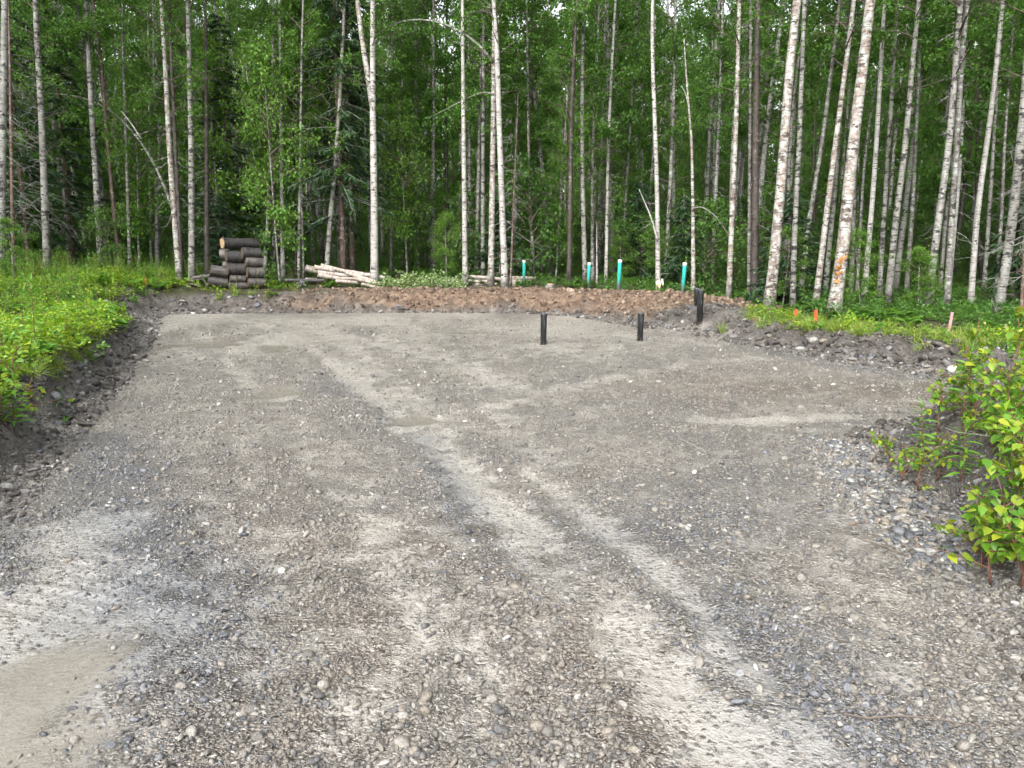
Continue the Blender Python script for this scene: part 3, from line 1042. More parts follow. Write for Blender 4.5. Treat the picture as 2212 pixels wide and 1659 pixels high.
for (u, v, wpx, h, lb) in [(1050, 1255, 16, .7, 'dark round stone beside the central rut'), (1300, 1425, 17, .8, 'dark round stone in the lower middle of the pad'), (1165, 1372, 20, .5, 'dark elongated stone in the lower middle of the pad'),
                           (1560, 1220, 20, .5, 'flat tan stone on the right half of the pad'), (1790, 1555, 14, .7, 'grey stone near the bottom of the pad'),
                           (1060, 1590, 22, .6, 'tan pebble at the bottom middle of the pad'), (1640, 1640, 20, .5, 'pale long pebble at the bottom edge of the pad'), (72, 1418, 26, .3, 'white flat stone in the muddy digger track'),
                           (2130, 1300, 18, .7, 'reddish stone at the bottom of the shrub bank'), (310, 1210, 22, .35, 'whitish flat stone in the dark gravel lane'), (395, 1180, 14, .6, 'grey cobble beside the dark gravel lane')]:
    stone_at(u, v, wpx, h, label=lb, group='loose stones on the pad')

# spill of rounded river stones by the shrubs: pieces of the ground
POLY = np.array([G(1780, 955), G(1870, 962), G(1935, 1035), G(2030, 1115), G(2090, 1190), G(2070, 1245), G(1985, 1215), G(1880, 1120), G(1815, 1040)])
pc = POLY.mean(0)
cnt = 0
placed = []
for _ in range(9000):
    if cnt >= 290:
        break
    t = rng.random(2)
    p = POLY.min(0) + t * (POLY.max(0) - POLY.min(0))
    ins = False
    for i in range(len(POLY)):
        a, b = POLY[i], POLY[(i + 1) % len(POLY)]
        if (a[1] > p[1]) != (b[1] > p[1]) and p[0] < (b[0] - a[0]) * (p[1] - a[1]) / (b[1] - a[1]) + a[0]:
            ins = not ins
    s = float(np.clip(0.036 * math.exp(rng.normal(0, 0.3)), 0.022, 0.065))
    if not ins or any((p[0] - q[0]) ** 2 + (p[1] - q[1]) ** 2 < ((s + q[2]) * 0.36) ** 2 for q in placed):
        continue
    placed.append((p[0], p[1], s))
    o = obj('stone', COB[cnt % 4], parent=ground, loc=(p[0], p[1], tz(p[0], p[1]) + s * 0.22), rot=(rng.normal(0, .3), rng.normal(0, .3), rng.uniform(0, 6.28)),
            scl=(s * 1.15, s * 0.95, s * 0.95))
    cnt += 1
# ... and the small ones between them
x = rng.uniform(POLY[:, 0].min() - .2, POLY[:, 0].max() + .2, 9000)
y = rng.uniform(POLY[:, 1].min() - .2, POLY[:, 1].max() + .3, 9000)
dd = seg_dist(x, y, [tuple(p) for p in POLY], True)
ins = np.zeros(len(x), bool)
for i in range(len(POLY)):
    a, b = POLY[i], POLY[(i + 1) % len(POLY)]
    ins ^= ((a[1] > y) != (b[1] > y)) & (x < (b[0] - a[0]) * (y - a[1]) / (b[1] - a[1] + 1e-9) + a[0])
keep = ins | (rng.random(len(x)) < np.exp(-dd / 0.06))
x, y = x[keep], y[keep]
n = len(x)
z = terrain(x, y)
sz = np.clip(0.020 * np.exp(rng.normal(0, 0.35, n)), 0.009, 0.035)
scatter('pebbles', np.stack([x, y, z + sz * 0.15], 1), np.stack([rng.normal(0, .3, n), rng.normal(0, .3, n), rng.uniform(0, 6.28, n)], 1),
        np.stack([sz * 1.2, sz, sz * 0.9], 1), rng.integers(0, 4, n), [proto(m) for m in COB], 'small rounded pebbles filling the spill below the shrubs', 'pebbles')
# ------------------------------------------------------------------ leaves and plants
def norm(a):
    return a / (np.linalg.norm(a, axis=-1, keepdims=True) + 1e-9)


def leaf_quads(mb, base, direc, up, length, width, m=0, fold=0.18):
    """pointed leaves: base, side, tip, side, folded a little along the midrib"""
    base = np.asarray(base, float)
    n = len(base)
    direc = norm(np.asarray(direc, float))
    side = norm(np.cross(direc, up))
    nn = np.cross(side, direc)
    length = (np.ones(n) * length)[:, None]
    width = (np.ones(n) * width)[:, None]
    v = np.empty((n, 4, 3))
    v[:, 0] = base
    v[:, 1] = base + direc * length * 0.45 + side * width * 0.5 + nn * width * fold
    v[:, 2] = base + direc * length
    v[:, 3] = base + direc * length * 0.45 - side * width * 0.5 + nn * width * fold
    q = np.arange(n)[:, None] * 4 + np.array([0, 1, 2, 3])[None]
    mb.add(v.reshape(-1, 3), None, q, m)


def rdir(n, down=0.0, spread=1.0):
    d = rng.normal(0, 1, (n, 3)) * spread
    d[:, 2] -= down
    return norm(d)


def curve_pts(p0, az, el, L, droop, n=6):
    s = np.linspace(0, L, n)
    h = s * math.cos(el)
    return np.stack([p0[0] + h * math.cos(az), p0[1] + h * math.sin(az), p0[2] + s * math.sin(el) - droop * s * s], 1)


def birch_crown(H=10.5, nb=32, Lmax=2.3, nt=8, nl=30, leaf=0.092, low=0.0, seedlist=None):
    limb, lv = MB(), MB()
    P, Dv = [], []
    for i in range(nb):
        t = (i + rng.random()) / nb
        h = low + t * (H * 0.97 - low)
        prof = (0.45 + 0.9 * t) if t < 0.45 else 0.86 * (1.12 - t) / 0.55
        L = Lmax * max(0.22, prof) * rng.uniform(0.7, 1.2)
        az = rng.uniform(0, 2 * math.pi)
        el = math.radians(rng.uniform(18, 45) + 25 * t)
        c = curve_pts((0, 0, h), az, el, L, rng.uniform(0.05, 0.16), 6)
        limb.tube(c, np.linspace(0.022, 0.005, 6) * (0.7 + 0.4 * L / Lmax), 4, cap=False)
        for _ in range(nt):
            s = rng.uniform(0.22, 1.0)
            k = s * 5
            a = c[int(min(4, k))] + (c[int(min(4, k)) + 1] - c[int(min(4, k))]) * (k - int(min(4, k)))
            tl = rng.uniform(0.35, 0.95) * (0.5 + 0.5 * L / Lmax)
            tw = curve_pts(a, az + rng.normal(0, 0.9), math.radians(rng.uniform(-20, 35)), tl, rng.uniform(0.25, 0.8), 4)
            limb.tube(tw, np.linspace(0.007, 0.003, 4), 3, cap=False)
            n = max(3, int(nl * rng.uniform(0.6, 1.3)))
            q = rng.uniform(0.1, 3.0, n)
            qi = np.minimum(q.astype(int), 2)
            pos = tw[qi] + (tw[qi + 1] - tw[qi]) * (q - qi)[:, None] + rng.normal(0, 0.085, (n, 3))
            P.append(pos)
            Dv.append(rdir(n, 0.7))
    P, Dv = np.vstack(P), np.vstack(Dv)
    n = len(P)
    sc = rng.uniform(0.7, 1.25, n)
    leaf_quads(lv, P, Dv, rdir(n, -0.9), leaf * sc, leaf * 0.8 * sc)
    return limb, lv


CROWNS = []
for i in range(7):
    lb, lf = birch_crown(H=10.5 + i * 0.2, nb=[32, 28, 36, 30, 26, 34, 30][i], Lmax=[2.2, 2.6, 2.0, 2.4, 2.8, 2.2, 2.5][i])
    CROWNS.append((lb.mesh('branches', [M['twig']], True), lf.mesh('crown', [M['leaf']]), 10.5 + i * 0.2))
SPARSE = []
for i in range(3):
    lb, lf = birch_crown(H=5.5, nb=13, Lmax=2.0, nt=5, nl=15, leaf=0.085, low=0.2)
    SPARSE.append((lb.mesh('branches', [M['twig']], True), lf.mesh('lower_foliage', [M['leaf']])))
LIGHTCROWNS = []
for i in range(3):
    lb, lf = birch_crown(H=5.0, nb=30, Lmax=1.5, nt=8, nl=20, leaf=0.085, low=0.2)
    LIGHTCROWNS.append((lb.mesh('branches', [M['twig']], True), lf.mesh('crown', [M['leaf_light']]), 5.0))


def spruce_crown(H=9.0, L0=1.55, whorl=0.30, dense=1.0, nm='crown'):
    limb, lv = MB(), MB()
    h = 0.0
    B, Dd, U, Ln = [], [], [], []
    while h < H - 0.15:
        L1 = L0 * (1 - h / H) ** 0.8 + 0.12
        for _ in range(rng.integers(5, 8)):
            az = rng.uniform(0, 6.28)
            L = L1 * rng.uniform(0.65, 1.15)
            c = curve_pts((0, 0, h + rng.uniform(-.1, .1)), az, math.radians(rng.uniform(-22, 2)), L, 0.06, 5)
            limb.tube(c, np.linspace(0.014, 0.004, 5), 3, cap=False)
            n = int(24 * L * dense) + 4
            q = rng.uniform(0.35, 3.99, n)
            qi = q.astype(int)
            pos = c[qi] + (c[qi + 1] - c[qi]) * (q - qi)[:, None]
            sd_ = np.where(rng.random(n) < 0.5, 1, -1)
            dirs = np.stack([math.cos(az) * 0.7 - sd_ * math.sin(az) * 0.8, math.sin(az) * 0.7 + sd_ * math.cos(az) * 0.8, rng.uniform(-0.9, -0.1, n)], 1)
            B.append(pos)
            Dd.append(dirs + rng.normal(0, 0.2, (n, 3)))
            Ln.append(rng.uniform(0.12, 0.30, n))
        h += whorl * rng.uniform(0.7, 1.3)
    B, Dd, Ln = np.vstack(B), np.vstack(Dd), np.concatenate(Ln)
    leaf_quads(lv, B, Dd, rdir(len(B), -1.0, 0.5), Ln, Ln * 0.26, fold=0.3)
    return limb.mesh('branches', [M['deadtwig']], True), lv.mesh(nm, [M['needle']])


SPRUCE = [spruce_crown(9.0, 1.7), spruce_crown(9.0, 1.45)]
SMALLSPRUCE = [spruce_crown(3.2, 0.95, 0.2, 1.5), spruce_crown(2.6, 0.8, 0.18, 1.5)]


def dead_limbs(H=6.0, L0=1.3, nper=4, whorl=0.28, droop=0.16):
    mb = MB()
    h = 0.3
    while h < H:
        for _ in range(nper):
            az = rng.uniform(0, 6.28)
            L = L0 * rng.uniform(0.4, 1.1) * (1.05 - 0.7 * h / H)
            c = curve_pts((0, 0, h + rng.uniform(-.1, .1)), az, math.radians(rng.uniform(-30, 5)), L, droop, 5)
            c[1:] += rng.normal(0, 0.03, (4, 3))
            mb.tube(c, np.linspace(0.010, 0.0035, 5), 3, cap=False)
            for _k in range(5):
                k = rng.integers(1, 5)
                t = curve_pts(c[k], az + rng.normal(0, 0.8), math.radians(rng.uniform(-60, 0)), L * rng.uniform(0.2, 0.5), 0.3, 3)
                mb.tube(t, np.linspace(0.0045, 0.002, 3), 3, cap=False)
        h += whorl * rng.uniform(0.6, 1.4)
    return mb.mesh('dead_branches', [M['deadtwig']], True)


DEAD = [dead_limbs(6.0, 1.5), dead_limbs(4.5, 1.0, 3), dead_limbs(5.0, 0.7, 2, 0.5)]


def fireweed(h=0.9, n=38, L=0.12, mats=None, curl=0.0):
    st, lv = MB(), MB()
    lean = rng.normal(0, 0.10, 2)
    t = np.linspace(0, 1, 7)
    c = np.stack([lean[0] * h * t ** 2, lean[1] * h * t ** 2, h * t], 1)
    st.tube(c, np.linspace(0.006, 0.002, 7), 4, cap=False)
    tt = np.linspace(0.16, 1.0, n)
    pos = np.stack([np.interp(tt, t, c[:, k]) for k in range(3)], 1)
    az = np.arange(n) * 2.4 + rng.normal(0, 0.2, n)
    el = np.where(tt < 0.8, rng.uniform(0.0, 0.45, n), 0.4 + (tt - 0.8) * 4)
    d = np.stack([np.cos(az) * np.cos(el), np.sin(az) * np.cos(el), np.sin(el)], 1)
    Ls = L * np.where(tt < 0.85, 1 - 0.3 * np.abs(tt - 0.5), 0.62) * rng.uniform(0.8, 1.15, n)
    up = np.tile([0, 0, 1.0], (n, 1))
    # two pieces, so that a blade arches
    mid = pos + d * Ls[:, None] * 0.5
    side = norm(np.cross(d, up))
    w = (Ls * 0.11)[:, None]
    tip = mid + norm(d - np.array([0, 0, 0.55])) * Ls[:, None] * 0.5
    v = np.stack([pos, mid + side * w, mid - side * w, tip], 1)
    q = np.arange(n)[:, None] * 4
    lv.add(v.reshape(-1, 3), np.vstack([q + [0, 1, 2], q + [1, 3, 2]]), None)
    return st, lv


def fern(n=7, L=0.55, pin=15):
    st, lv = MB(), MB()
    for i in range(n):
        az = i * 6.28 / n + rng.normal(0, 0.3)
        l = L * rng.uniform(0.75, 1.15)
        c = curve_pts((0, 0, 0), az, math.radians(rng.uniform(50, 68)), l, 0.75 / l * 0.8, 7)
        st.tube(c, np.linspace(0.004, 0.0015, 7), 3, cap=False)
        s = np.linspace(0.18, 0.99, pin)
        pos = np.stack([np.interp(s, np.linspace(0, 1, 7), c[:, k]) for k in range(3)], 1)
        ln = l * 0.26 * np.sin(np.pi * np.clip(s * 0.85 + 0.12, 0, 1)) + 0.012
        sd_ = np.array([-math.sin(az), math.cos(az), 0])
        f_ = np.array([math.cos(az), math.sin(az), -0.25])
        for sg in (1, -1):
            d = norm(np.tile(sd_ * sg + f_ * 0.45, (pin, 1)))
            leaf_quads(lv, pos, d, np.tile([0, 0, 1.0], (pin, 1)), ln, ln * 0.32, fold=0.1)
    return st, lv


def grass_tuft(n=40, L=0.32, droop=0.9):
    lv = MB()
    az = rng.uniform(0, 6.28, n)
    el = rng.uniform(0.6, 1.4, n)
    l = L * rng.uniform(0.5, 1.2, n)
    b = np.stack([rng.normal(0, 0.035, n), rng.normal(0, 0.035, n), np.zeros(n)], 1)
    d = np.stack([np.cos(az) * np.cos(el), np.sin(az) * np.cos(el), np.sin(el)], 1)
    side = np.stack([-np.sin(az), np.cos(az), np.zeros(n)], 1)
    w = 0.004
    m1 = b + d * l[:, None] * 0.5
    d2 = norm(d - np.array([0, 0, droop]) * rng.uniform(0.3, 1.2, n)[:, None])
    tip = m1 + d2 * l[:, None] * 0.55
    v = np.stack([b - side * w, b + side * w, m1 - side * w, m1 + side * w, tip], 1)
    q = np.arange(n)[:, None] * 5
    lv.add(v.reshape(-1, 3), q + [2, 3, 4], q + [0, 1, 3, 2])
    return lv


def low_broad(n=26, R=0.22, leaf=0.06, h=0.22):
    lv, st = MB(), MB()
    for _ in range(5):
        az = rng.uniform(0, 6.28)
        c = curve_pts((0, 0, 0), az, math.radians(rng.uniform(45, 85)), h * rng.uniform(0.7, 1.3), 0.6, 4)
        st.tube(c, np.linspace(0.003, 0.0015, 4), 3, cap=False)
        k = n // 5
        i = rng.integers(1, 4, k)
        pos = c[i] + rng.normal(0, 0.03, (k, 3))
        leaf_quads(lv, pos, rdir(k, 0.1) * [1, 1, 0.5], rdir(k, -2.5), leaf * rng.uniform(0.7, 1.3, k), leaf * 0.75 * rng.uniform(0.7, 1.2, k))
    return st, lv


def join(parts, name):
    """[(MB, material)] as one mesh"""
    out, mats = MB(), []
    for k, (b, m) in enumerate(parts):
        v = np.vstack(b.v)
        out.add(v, np.vstack(b.t) if b.t else None, np.vstack(b.q) if b.q else None, k)
        mats.append(m)
    return out.mesh(name, mats)


def two(pair, ms, ml, name):
    return join([(pair[0], ms), (pair[1], ml)], name)


W_FIRE = [two(fireweed(0.85 + 0.12 * i, 40 + 3 * i, 0.13), M['redstem'], M['weed'], 'fireweed') for i in range(3)]
W_FERN = [two(fern(7 + i, 0.5), M['stem'], M['fern'], 'fern') for i in range(2)]
W_GRASS = [join([(grass_tuft(45, 0.34), M['grass'])], 'grass'), join([(grass_tuft(35, 0.26, 1.4), M['grass'])], 'grass')]
W_LIME = [two(low_broad(40, leaf=0.065, h=0.34), M['redstem'], M['leaf_lime'], 'low_plant') for i in range(3)]
W_GREEN = [two(low_broad(40, leaf=0.07, h=0.32), M['stem'], M['weed'], 'low_plant') for i in range(2)]
W_DARK = [two(low_broad(45, leaf=0.075, h=0.42), M['twig'], M['under'], 'low_plant') for i in range(2)]
W_DRY = [join([(grass_tuft(22, 0.2, 2.2), M['drygrass'])], 'litter')]


def scat(name, x, y, idx, protos, smin, smax, label, cat, tilt=0.12, sink=0.02, hvar=0.2):
    n = len(x)
    z = terrain(x, y)
    s = rng.uniform(smin, smax, n)
    rot = np.stack([rng.normal(0, tilt, n), rng.normal(0, tilt, n), rng.uniform(0, 6.28, n)], 1)
    scl = np.stack([s, s, s * rng.uniform(1 - hvar, 1 + hvar, n)], 1)
    return scatter(name, np.stack([x, y, z - sink], 1), rot, scl, idx, [proto(m) for m in protos], label, cat)


# dense green growth on the left bank and behind it
x, y = rng.uniform(-19, -2.6, 14000), rng.uniform(2.8, 25.5, 14000)
_, m_ = terrain(x, y, True)
patchy = fbm(x * 0.5, y * 0.5, 91, 3)
u_ = CX + F_PX * x / np.maximum(y, 0.1)
bare = np.exp(-(((x + 9.0) / 1.8) ** 2 + ((y - 13.3) / 1.0) ** 2))           # a patch of bare sandy soil
keep = (m_['d'] > 0.5 - 0.22 * (1 - sst(13, 16, y)) + 0.45 * patchy) & ~((y > 16.5) & (x > -9.6) & (m_['d'] < 4.6) & (rng.random(len(x)) > 0.05)) & (m_['soil'] < 0.3) & (u_ > -250) & (bare < 0.45)
dens = np.clip(1.1 - 0.12 * m_['d'], 0.25, 1)
keep &= rng.random(len(x)) < dens
x, y, dd = x[keep], y[keep], m_['d'][keep]
tall = sst(11, 16, y) * sst(0.9, 2.0, dd)
r_ = rng.random(len(x))
idx = np.where(r_ < 0.08 + 0.34 * tall, rng.integers(0, 3, len(x)), np.where(r_ < 0.66 + 0.1 * tall, rng.integers(7, 10, len(x)),
               np.where(r_ < 0.76, rng.integers(5, 7, len(x)), np.where(r_ < 0.88, rng.integers(10, 12, len(x)), rng.integers(3, 5, len(x))))))
scat('undergrowth', x, y, idx, W_FIRE + W_FERN + W_GRASS + W_LIME + W_GREEN, np.where(idx < 3, 0.42, 0.6), np.where(idx < 3, 0.8, 1.15), 'bright green mass of weeds, ferns and seedlings on the bank left of the pad', 'undergrowth', 0.15)

# growth under the trees ahead and on the right
x, y = sector(15000, 11, 62, -40, 41, 1.1)
_, m_ = terrain(x, y, True)
pn = fbm(x * 0.45, y * 0.45, 95, 3)
keep = (m_['d'] > 1.0) & (m_['soil'] < 0.2) & ((x > -3) | (y > 24)) & ((CX + F_PX * x / y > 1612) | (y > 19.5)) & (rng.random(len(x)) < 0.75 + 1.2 * pn)
x, y, dd = x[keep], y[keep], m_['d'][keep]
r_ = rng.random(len(x))
edge_ = (dd < 2.4) & (y < 20)
idx = np.where(edge_ & (r_ < 0.5), rng.integers(4, 8, len(x)), np.where(r_ < 0.34, rng.integers(2, 4, len(x)), rng.integers(0, 2, len(x))))
scat('forest_floor_growth', x, y, idx, W_DARK + W_FERN + W_LIME[:1] + W_GREEN[:1] + W_GRASS, np.where(edge_, 0.3, 0.55), np.where(edge_, 0.6, 1.15), 'ferns and low leafy growth on the shaded forest floor', 'undergrowth', 0.15)

# grass and torn turf along the lips of the banks, seedlings on the near right bank
x, y = sector(26000, 2.5, 22, -42, 42, 0.9)
_, m_ = terrain(x, y, True)
pn = fbm(x * 0.9, y * 0.9, 97, 3)
rightlip = (x > 3.5) & (y > 9) & (CX + F_PX * x / y > 1612) & (m_['d'] > 0.55) & (m_['d'] < 1.9)
leftlip = (x < -2.5) & (m_['d'] > 0.28) & (m_['d'] < 1.3) & (y < 15)
nearr = (x > 1.8) & (y < 8.5) & (m_['d'] > 0.45)
keep = ((rightlip & (pn > -0.22)) | (leftlip & (pn > -0.15)) | (nearr & (pn > -0.08))) & (rng.random(len(x)) < 0.75)
x, y, nr_ = x[keep], y[keep], nearr[keep]
r_ = rng.random(len(x))
idx = np.where(nr_ & (r_ < 0.6), rng.integers(2, 5, len(x)), np.where(r_ < 0.55, rng.integers(0, 2, len(x)), np.where(r_ < 0.75, rng.integers(2, 5, len(x)), np.where(r_ < 0.88, 5, 6))))
scat('grass', x, y, idx, W_GRASS + W_LIME + W_GREEN[:1] + W_DRY, 0.5, 1.0, 'grass, torn turf and seedlings along the lips of the cut banks', 'grass', 0.5, 0.01)

# twigs and dead litter over the near right bank and the forest floor
TW = []
for i in range(3):
    b = MB()
    c = np.cumsum(np.vstack([[0, 0, 0.01], rng.normal(0, 0.025, (5, 3)) + [0.10, 0, 0.004]]), 0)
    b.tube(c, np.linspace(0.006, 0.002, 6), 4)
    b.tube(c[2] + np.array([[0, 0, 0], [0.06, 0.05, 0.02], [0.13, 0.07, 0.03]]), [0.003, 0.002, 0.0015], 3)
    TW.append(b.mesh('fallen_twig', [M['twig'] if i < 2 else M['deadtwig']]))
x, y = sector(5200, 2.6, 30, -42, 42, 1.2)
_, m_ = terrain(x, y, True)
keep = ((m_['d'] > 0.35) | (rng.random(len(x)) < 0.03)) & (rng.random(len(x)) < np.where((x > 1.5) & (y < 8), 1, 0.35))
x, y = x[keep], y[keep]
scat('fallen_twigs', x, y, rng.integers(0, 3, len(x)), TW, 0.35, 0.85, 'fallen twigs and roots lying on the banks', 'twigs', 0.35, 0.0)


# ------------------------------------------------------------------ single plants
def leaf_mesh(name, mat, L=1.0, W=0.78):
    """a birch leaf, one unit long: rounded at the foot, pointed, folded along the midrib"""
    prof = [(0.0, 0.0), (0.12, 0.30), (0.32, 0.46), (0.55, 0.38), (0.78, 0.18), (1.0, 0.0)]
    v, t, q = [], [], []
    for (s, w) in prof:
        zz = -0.16 * s * s
        v += [(s * L, w * W, zz + 0.16 * w), (s * L, 0, zz), (s * L, -w * W, zz + 0.16 * w)]
    for i in range(5):
        a, b = 3 * i, 3 * i + 3
        for (p, r) in ((0, 1), (1, 2)):
            q.append([a + p, b + p, b + r, a + r])
    return np_mesh(name, np.array(v), np.array(q), [mat], True)


LEAFMESH = [leaf_mesh('leaf', M['leaf_obj'], 1.0, w) for w in (0.8, 0.7, 0.9)]
BLADE = leaf_mesh('leaf', M['weed'], 1.0, 0.20)


def sapling(loc, h, nleaf, size, label, group, spread=0.30, lean=None):
    root = thing('birch_sapling', label, 'sapling', loc, (0, 0, random.uniform(0, 6.28)), group)
    st = MB()
    ln = lean or (random.gauss(0, .14), random.gauss(0, .14))
    t = np.linspace(0, 1, 7)
    main = np.stack([ln[0] * h * t + 0.02 * np.sin(t * 7), ln[1] * h * t, h * t], 1)
    st.tube(main, np.linspace(0.007, 0.002, 7), 5)
    tips = []
    for i in range(9):
        s = rng.uniform(0.12, 0.85)
        p = [np.interp(s, t, main[:, k]) for k in range(3)]
        c = curve_pts(p, rng.uniform(0, 6.28), math.radians(rng.uniform(15, 55)), spread * rng.uniform(0.6, 1.2) * (1.15 - 0.6 * s), 0.5, 5)
        st.tube(c, np.linspace(0.0035, 0.0015, 5), 4, cap=False)
        tips.append(c)
    tips.append(main[2:])
    obj('stem', st.mesh('stem', [M['redstem']], True), root)
    for i in range(nleaf):
        c = tips[i % len(tips)]
        k = rng.uniform(0.6, len(c) - 1.001)
        p = c[int(k)] + (c[int(k) + 1] - c[int(k)]) * (k - int(k)) + rng.normal(0, 0.012, 3)
        az = rng.uniform(0, 6.28)
        s = size * rng.uniform(0.42, 1.2)
        obj('leaf', LEAFMESH[i % 3], root, p, (rng.normal(0, .35), rng.uniform(-0.1, 0.85), az), s)
    return root


def fireweed_plant(loc, h, label, group, n=34, L=0.13):
    root = thing('fireweed', label, 'plant', loc, (random.gauss(0, .06), random.gauss(0, .06), random.uniform(0, 6.28)), group)
    st = MB()
    t = np.linspace(0, 1, 7)
    c = np.stack([0.07 * h * t ** 2, 0.0 * t, h * t], 1)
    st.tube(c, np.linspace(0.007, 0.002, 7), 5)
    obj('stem', st.mesh('stem', [M['redstem']], True), root)
    for i in range(n):
        s = 0.15 + 0.85 * i / (n - 1)
        p = (np.interp(s, t, c[:, 0]), 0, h * s)
        el = rng.uniform(-0.1, 0.4) if s < 0.8 else 0.4 + (s - 0.8) * 4
        l = L * (1.0 if s < 0.85 else 0.62) * rng.uniform(0.8, 1.2)
        obj('leaf', BLADE, root, p, (rng.normal(0, .25), -el, i * 2.4 + rng.normal(0, .2)), l)
    return root


def on_ground(u, v):
    a, hh, ww = ray(u, v)
    t = np.arange(1.8, 60, 0.02)
    hit = np.nonzero(CAM_H + ww * t <= terrain(a * t, hh * t))[0]
    k = t[hit[0]] if len(hit) else 30
    return a * k, hh * k


g_ = 'lime green saplings on the near right bank'
for (u, v, h, nl, sz, lb) in [
        (2140, 1265, 0.44, 90, .060, 'lime sapling lowest in the corner below the big leafy one'), (2195, 1215, 0.62, 110, .066, 'big leafy lime sapling at the picture edge by the river stones'),
        (2105, 1205, 0.36, 60, .052, 'small lime sapling overhanging the end of the stone spill'), (2230, 1130, 0.60, 90, .064, 'yellowish sapling cut by the picture edge above the big leafy one'),
        (2170, 960, 0.60, 120, .060, 'tall yellow-green sapling at the top of the right bank'), (2110, 930, 0.55, 110, .056, 'bushy lime sapling in front of the turfy far bank'),
        (2215, 930, 0.75, 110, .060, 'tallest sapling on the right bank at the picture edge'), (2060, 900, 0.42, 80, .050, 'low lime sapling where the side track meets the bank'),
        (1985, 1060, 0.32, 70, .048, 'small sapling just above the river stones'), (1920, 1010, 0.26, 50, .046, 'lowest seedling at the upper tip of the stone spill'),
        (2150, 870, 0.62, 100, .056, 'sapling behind the fireweed at the side track'), (2020, 1040, 0.34, 60, .048, 'leafy seedling between the two near fireweeds')]:
    xx, yy = on_ground(u, v)
    sapling((xx, yy, tz(xx, yy) - 0.01), h, nl, sz, lb, g_, 0.26)
for i, (u, v, h, nl, sz, lb) in enumerate([
        (2085, 950, 0.36, 80, .052, 'lime sapling between the stone spill and the bushy one'),
        (2180, 890, 0.66, 100, .056, 'sapling behind the tall yellow-green one'), (2230, 880, 0.8, 100, .06, 'rearmost sapling at the right picture edge'), (2100, 880, 0.5, 90, .052, 'sapling right of the side-track fireweed'),
        (2205, 1270, 0.42, 90, .062, 'lowest sapling at the right picture edge'), (2165, 1235, 0.5, 100, .06, 'sapling in the middle of the lowest lime clump'), (2120, 1235, 0.34, 70, .054, 'sapling at the stone side of the lowest lime clump'),
        (2225, 1180, 0.66, 100, .064, 'upper sapling of the lowest lime clump at the picture edge'), (1950, 1045, 0.28, 60, .046, 'seedling among the first river stones'), (2030, 935, 0.36, 70, .048, 'seedling nearest the brown track')]):
    xx, yy = on_ground(u, v)
    sapling((xx, yy, tz(xx, yy) - 0.01), h, nl, sz, lb, g_, 0.26)
g_ = 'fireweeds on the near right bank'
for (u, v, h, lb) in [(1990, 1000, 0.42, 'upright fireweed at the near edge of the right bank'), (2075, 1040, 0.36, 'leaning fireweed below the dark twiggy soil'), (2075, 905, 0.52, 'tall fireweed standing against the side track'),
                      (2185, 1010, 0.30, 'short fireweed among dark twigs on the right bank'), (2160, 1180, 0.40, 'fireweed inside the lowest lime saplings')]:
    xx, yy = on_ground(u, v)
    fireweed_plant((xx, yy, tz(xx, yy) - 0.01), h, lb, g_, 30, 0.12)
g_ = 'plants that stand out on the left bank'
for (u, v, h, lb) in [(75, 760, 0.85, 'tallest fireweed on the near left bank'), (50, 740, 0.65, 'fireweed just beside the tallest one'), (165, 700, 0.62, 'fireweed at the bank lip near the sandy patch'),
                      (130, 570, 0.8, 'fireweed rising from the bank top below the forest'), (30, 930, 0.45, 'fireweed at the picture edge above the brown rock')]:
    xx, yy = on_ground(u, v)
    fireweed_plant((xx, yy, tz(xx, yy) - 0.01), h, lb, g_, 36, 0.15)
for (u, v, h, nl, sz, lb) in [(20, 930, 0.45, 80, .060, 'yellow-green sapling at the left picture edge'), (70, 900, 0.35, 60, .055, 'low sapling above the big smooth boulder'),
                              (10, 850, 0.5, 70, .060, 'sapling cut by the left picture edge'), (140, 745, 0.35, 60, .06, 'broad-leaved seedling on the left bank lip')]:
    xx, yy = on_ground(u, v)
    sapling((xx, yy, tz(xx, yy) - 0.01), h, nl, sz, lb, 'saplings on the left bank', 0.28)
# a fallen, uprooted stalk lying over the boulder
xx, yy = on_ground(150, 905)
o = fireweed_plant((xx - 0.35, yy, tz(xx, yy) + 0.10), 0.55, 'cut green stalk lying over the boulder at the bank foot', 'plants that stand out on the left bank', 22, 0.13)
o.rotation_euler = (0.1, 1.75, -0.35)


def fern_plant(u, v, s, label, group):
    xx, yy = on_ground(u, v)
    root = thing('fern', label, 'fern', (xx, yy, tz(xx, yy)), (0, 0, random.uniform(0, 6)), group)
    a, b = fern(8, 0.5 * s)
    obj('stalks', a.mesh('stalks', [M['stem']]), root)
    obj('fronds', b.mesh('fronds', [M['fern']]), root)


for (u, v, s, lb) in [(598, 628, 1.0, 'bright fern right of the log stack'), (612, 618, 1.1, 'taller fern behind the bright one by the log stack'), (590, 640, 0.6, 'small fern on the face of the far bank'),
                      (1875, 690, 1.3, 'light fern under the birches behind the torn birch'), (1915, 695, 1.4, 'broad light fern in the fern patch at the forest edge'), (1950, 690, 1.2, 'fern at the far end of the fern patch'),
                      (1835, 700, 1.0, 'fern at the foot of the torn birch'), (70, 575, 1.5, 'large fern on the left bank below the forest')]:
    fern_plant(u, v, s, lb, 'ferns')
for (u, v, s, lb) in [(510, 640, 1.3, 'grass tuft hanging over the far bank below the logs'), (540, 640, 0.9, 'small grass tuft below the sawn logs'), (1560, 720, 1.0, 'grass tuft by the paired black pipes')]:
    xx, yy = on_ground(u, v)
    o = obj('grass_tuft', W_GRASS[0], loc=(xx, yy, tz(xx, yy)), scl=s)
    tag(o, lb, 'grass', 'single grass tufts')


